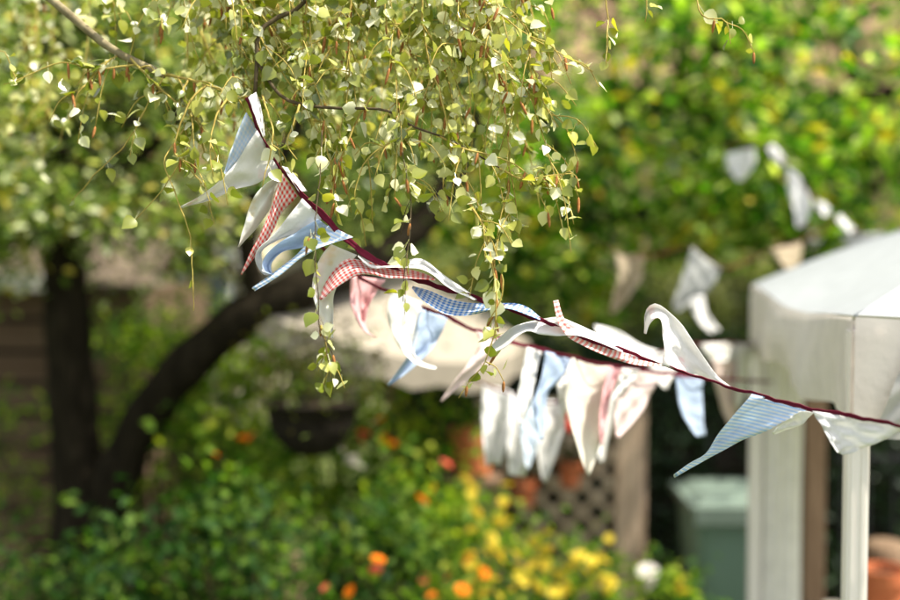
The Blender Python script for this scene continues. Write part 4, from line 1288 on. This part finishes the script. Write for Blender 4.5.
def birch_leaves(pos, dirs, nrm, size, mat, parent):
    c = np.asarray(pos); n = len(c)
    d = np.asarray(dirs); d = d / np.linalg.norm(d, axis=1)[:, None]
    nr = np.asarray(nrm); nr = nr - d * np.sum(nr * d, 1)[:, None]; nr /= np.linalg.norm(nr, axis=1)[:, None]
    w = np.cross(nr, d)
    s = np.asarray(size)[:, None]
    curl = rng.uniform(-.08, .34, n)[:, None]
    fold = rng.uniform(.02, .24, n)[:, None]
    prof = [(0.0, 0, 0), (.30, 0, .02), (.62, 0, .05), (1.0, 0, 0)]
    pts = []
    for t, _, cz_ in prof:
        pts.append(c + d * s * t - nr * s * curl * t * t)
    for sg in (1, -1):
        for t, ww in ((.12, .30), (.34, .45), (.62, .36), (.83, .16)):
            pts.append(c + d * s * t + sg * w * s * ww + nr * s * (fold * ww * 2 - curl * t * t + .015 * sg))
    V = np.stack(pts, 1)  # n,12,3
    # petiole
    pt = np.stack([c, c - d * s * .38 + np.array([0, 0, .3]) * s, c - d * s * .38 + np.array([0, 0, .3]) * s + w * .0009, c + w * .0009], 1)
    V = np.concatenate([V, pt], 1).reshape(-1, 3)
    i0 = (np.arange(n) * 16)[:, None]
    Fq = []
    for (b0, rev) in ((4, False), (8, True)):
        for q in ((0, 1, b0 + 1, b0), (1, 2, b0 + 2, b0 + 1), (2, 3, b0 + 3, b0 + 2)):
            q = q if not rev else q[::-1]
            Fq.append(i0 + list(q))
    Fq.append(i0 + [12, 13, 14, 15])
    o = raw_quads(V, np.concatenate(Fq, 0), mat, 'leaves', parent)
    o.data.polygons.foreach_set('use_smooth', [True] * len(o.data.polygons))
    return o


def spray(pts, r0=.0023, leafgap=.017, side=.45, size=.0275, cat=.22, bare=.12, dark=False, sidelen=(.05, .13), seed=None):
    global n_ck
    W_ = [P(*q) for q in pts]
    L = sum(np.linalg.norm(W_[i + 1] - W_[i]) for i in range(len(W_) - 1))
    n = max(8, int(L / .012))
    S = spline(W_, n)
    S = S + np.cumsum(rng.normal(size=(n, 3)) * .0009, 0)
    mb = MB()
    mb.tube(S, np.linspace(r0, .0009, n), 6)
    pos, dr, nm, sz, cks = [], [], [], [], []

    def leaf(p, tdir, s):
        d = rng.normal(size=3) * .75 + tdir * .4 + np.array([0, 0, -.38])
        d /= np.linalg.norm(d)
        nn = rng.normal(size=3) * .8 + np.array([.20, -.45, .6])
        st = s * .45
        pos.append(p + d * st * .75); dr.append(d); nm.append(nn); sz.append(s)

    step = leafgap / (L / (n - 1))
    k = n * bare
    while k < n - 1:
        i = int(k)
        t = S[min(i + 1, n - 1)] - S[max(0, i - 1)]; t /= np.linalg.norm(t) + 1e-9
        for _ in range(1 if rng.random() < .7 else 2): leaf(S[i], t, size * rng.uniform(.5, 1.25))
        if rng.random() < cat: cks.append(S[i])
        if rng.random() < side and i < n * .93:
            ln = rng.uniform(*sidelen)
            d0 = t * .6 + rng.normal(size=3) * .5; d0[2] -= .1
            d0 /= np.linalg.norm(d0)
            q = [S[i], S[i] + d0 * ln * .5, S[i] + d0 * ln * .85 + np.array([0, 0, -ln * .4])]
            Q = spline(q, 8)
            mb.tube(Q, np.linspace(r0 * .6, .0008, 8), 5)
            m = max(2, int(ln / .018))
            for j in range(m):
                a = (j + .6) / m * 7
                ja = int(a)
                tt = Q[min(7, ja + 1)] - Q[max(0, ja - 1)]
                leaf(Q[min(7, ja)], tt / (np.linalg.norm(tt) + 1e-9), size * rng.uniform(.6, 1.1))
            if rng.random() < cat * 1.2: cks.append(Q[-1])
        k += step * rng.uniform(.6, 1.4)
    br = mb.build('twig', M['twig_dark' if dark else 'twig'], bt, smooth=True)
    if pos: birch_leaves(pos, dr, nm, sz, M['birch_leaf'], br)
    for q in cks:
        if n_ck >= 100:
            ln = rng.uniform(.020, .034); dx = rng.normal(size=2) * .15
            more_ck.tube([q + np.array([dx[0] * z, dx[1] * z, -z]) for z in np.linspace(0, ln, 6)], [.0012, .0026, .0030, .0029, .0024, .0008], 7)
            n_ck += 1
            continue
        o = bpy.data.objects.new('catkin', CK)
        COL.objects.link(o); o.parent = br
        o.location = Vector(q) - bt.location - br.location
        o.rotation_euler = (rng.normal() * .22, rng.normal() * .22, rng.uniform(0, 6))
        s = rng.uniform(.7, 1.15); o.scale = (s, s, s)
        n_ck += 1


# right-hand sprays, sharp
spray([(450, -80, 2.4), (478, -10, 2.36), (500, 12, 2.35), (530, 33, 2.34), (565, 52, 2.33), (597, 70, 2.33)], side=.35)
spray([(450, -80, 2.4), (470, 20, 2.36), (512, 60, 2.35), (538, 108, 2.34), (550, 150, 2.34), (560, 178, 2.34)], side=.4)
spray([(420, -85, 2.4), (425, 40, 2.37), (443, 100, 2.35), (453, 150, 2.34), (468, 200, 2.33), (486, 235, 2.32), (494, 268, 2.31), (492, 300, 2.31), (494, 335, 2.31)], side=.30)
spray([(470, -80, 2.4), (495, 60, 2.36), (505, 140, 2.35), (506, 200, 2.34), (510, 235, 2.34)], side=.45)
spray([(380, -85, 2.42), (388, 30, 2.4), (398, 90, 2.38), (402, 150, 2.36), (416, 205, 2.35)], side=.45)
spray([(360, -85, 2.42), (350, 10, 2.4), (350, 60, 2.38), (345, 110, 2.37), (330, 180, 2.36)], side=.4)
spray([(330, -90, 2.45), (305, 20, 2.42), (312, 80, 2.40), (322, 130, 2.38), (312, 160, 2.37)], side=.4)
spray([(372, 96, 2.38), (358, 120, 2.37), (345, 150, 2.36), (334, 188, 2.36), (338, 215, 2.36)], side=.3)
spray([(412, 126, 2.35), (392, 140, 2.35), (368, 160, 2.35), (356, 190, 2.35), (358, 215, 2.35)], side=.4)
spray([(440, 137, 2.34), (470, 152, 2.33), (510, 165, 2.33), (545, 190, 2.33), (556, 182, 2.33)], side=.5)
spray([(500, 168, 2.33), (525, 178, 2.33), (550, 175, 2.33), (572, 172, 2.33)], side=.3)
spray([(500, 12, 2.35), (470, 40, 2.35), (440, 62, 2.36), (420, 110, 2.36), (412, 140, 2.36)], side=.5)
spray([(530, 33, 2.34), (530, 70, 2.33), (540, 100, 2.33), (556, 128, 2.33)], side=.3)
spray([(340, 14, 2.42), (320, 40, 2.42), (290, 55, 2.41), (270, 70, 2.40)], side=.4)
# random fill across the birch mass: arching to the right, then down
for k in range(21):
    x = rng.uniform(150, 420); y1 = rng.uniform(20, 165); dd = rng.uniform(2.40, 2.72); sx = rng.uniform(70, 150)
    x1 = min(x + sx, 560)
    spray([(x, -88, dd + .02), (x + (x1 - x) * .3, -30 + y1 * .12, dd), (x + (x1 - x) * .75, y1 * .6, dd), (x1, y1, dd)], side=.6, leafgap=.024, cat=.16, sidelen=(.05, .17), size=.028)
for k in range(8):
    x = rng.uniform(250, 560); y1 = rng.uniform(15, 60); dd = rng.uniform(2.38, 2.55)
    spray([(x, -85, dd + .02), (x + rng.uniform(-25, 25), y1 * .4, dd), (x + rng.uniform(-35, 35), y1, dd)], side=.6, leafgap=.024, cat=.15)
# left-hand sprays on the bare limb
spray([(165, 75, 2.45), (185, 79, 2.44), (205, 86, 2.42), (235, 96, 2.40), (248, 97, 2.39)], r0=.004, side=.7, sidelen=(.05, .10))
spray([(130, 58, 2.46), (150, 78, 2.45), (175, 100, 2.44), (194, 113, 2.43), (205, 132, 2.42)], side=.6, r0=.003)
spray([(140, 64, 2.46), (95, 70, 2.46), (62, 64, 2.46), (30, 76, 2.46), (6, 86, 2.45)], side=.35, leafgap=.03, cat=.35)
spray([(120, 54, 2.47), (100, 70, 2.46), (82, 88, 2.45), (66, 96, 2.45)], side=.5)
spray([(194, 113, 2.43), (174, 140, 2.42), (165, 160, 2.40), (178, 195, 2.39), (190, 235, 2.38), (196, 305, 2.37)], side=.12, leafgap=.09, cat=.04, r0=.0016)
spray([(205, 86, 2.42), (196, 120, 2.42), (188, 150, 2.42), (168, 185, 2.42), (138, 222, 2.42)], side=.15, leafgap=.05, cat=.05, r0=.0016)
spray([(165, 75, 2.45), (150, 100, 2.45), (140, 120, 2.45), (120, 150, 2.45), (72, 200, 2.5)], side=.12, leafgap=.07, cat=.05, r0=.0014)
spray([(205, 86, 2.42), (190, 100, 2.40), (176, 135, 2.39), (172, 150, 2.39), (186, 165, 2.38), (200, 182, 2.37)], side=.25, leafgap=.03)
spray([(230, 96, 2.40), (222, 108, 2.38), (214, 125, 2.36), (208, 150, 2.34), (211, 180, 2.33)], side=.2, leafgap=.035)
spray([(262, 95, 2.40), (272, 130, 2.34), (270, 150, 2.33), (262, 188, 2.32)], side=.1, leafgap=.05, bare=.6)
spray([(300, 104, 2.38), (292, 125, 2.36), (286, 145, 2.35), (296, 160, 2.34)], side=.35, leafgap=.026)
for (x, y, x2, y2) in [(180, -90, 200, 60), (210, -90, 228, 55), (150, -100, 165, 40), (235, -90, 240, 70), (95, -90, 120, 20), (270, -90, 268, 88), (250, -90, 282, 60)]:
    dd = rng.uniform(2.42, 2.6)
    spray([(x, y, dd), (x + 4, y + (y2 - y) * .5, dd), (x2, y2, dd)], side=.4, leafgap=.03, cat=.15)
# further back, softer
for k in range(14):
    x = rng.uniform(-20, 420); y1 = rng.uniform(50, 175); dd = rng.uniform(2.8, 3.4)
    spray([(x, -95, dd), (x + rng.uniform(-20, 20), y1 * .4, dd), (x + rng.uniform(-30, 30), y1, dd)], side=.45, leafgap=.03, cat=.1, size=.028)
# hanging in front of and below the bunting
spray([(322, 130, 2.33), (318, 190, 2.27), (314, 250, 2.24), (318, 300, 2.24), (320, 330, 2.24), (333, 352, 2.24), (336, 380, 2.24)], side=.3, leafgap=.04, bare=.12, dark=True, r0=.0012, cat=.12, sidelen=(.03, .06))
spray([(320, 325, 2.24), (328, 355, 2.24), (332, 378, 2.24)], side=.8, leafgap=.018, bare=.1, cat=.05, sidelen=(.02, .05))
spray([(402, 150, 2.33), (410, 210, 2.28), (404, 260, 2.25), (402, 300, 2.25)], side=.25, leafgap=.04, bare=.1, dark=True, r0=.0012, cat=.15)
spray([(486, 235, 2.30), (496, 290, 2.26), (493, 335, 2.25), (483, 365, 2.25), (470, 380, 2.25), (458, 398, 2.25)], side=.2, leafgap=.03, bare=.25, cat=.25, sidelen=(.02, .05))
spray([(468, 200, 2.33), (485, 225, 2.30), (500, 260, 2.28), (505, 290, 2.28), (492, 320, 2.28)], side=.2, leafgap=.035, cat=.25)
spray([(620, -75, 2.4), (640, -20, 2.38), (646, 5, 2.38), (644, 24, 2.38)], side=.1, leafgap=.06, cat=.1)
spray([(680, -66, 2.38), (695, -5, 2.36), (703, 18, 2.35), (725, 22, 2.35), (731, 45, 2.35)], side=.15, leafgap=.03, cat=.2, bare=.6)
spray([(590, -78, 2.4), (603, -20, 2.38), (606, 10, 2.38), (605, 62, 2.38)], side=.1, leafgap=.08, cat=.05)
o = more_ck.build('catkins', M['catkin'], bt, smooth=True)
o['kind'] = 'stuff'
print('catkins', n_ck, 'objects', len(bpy.data.objects))
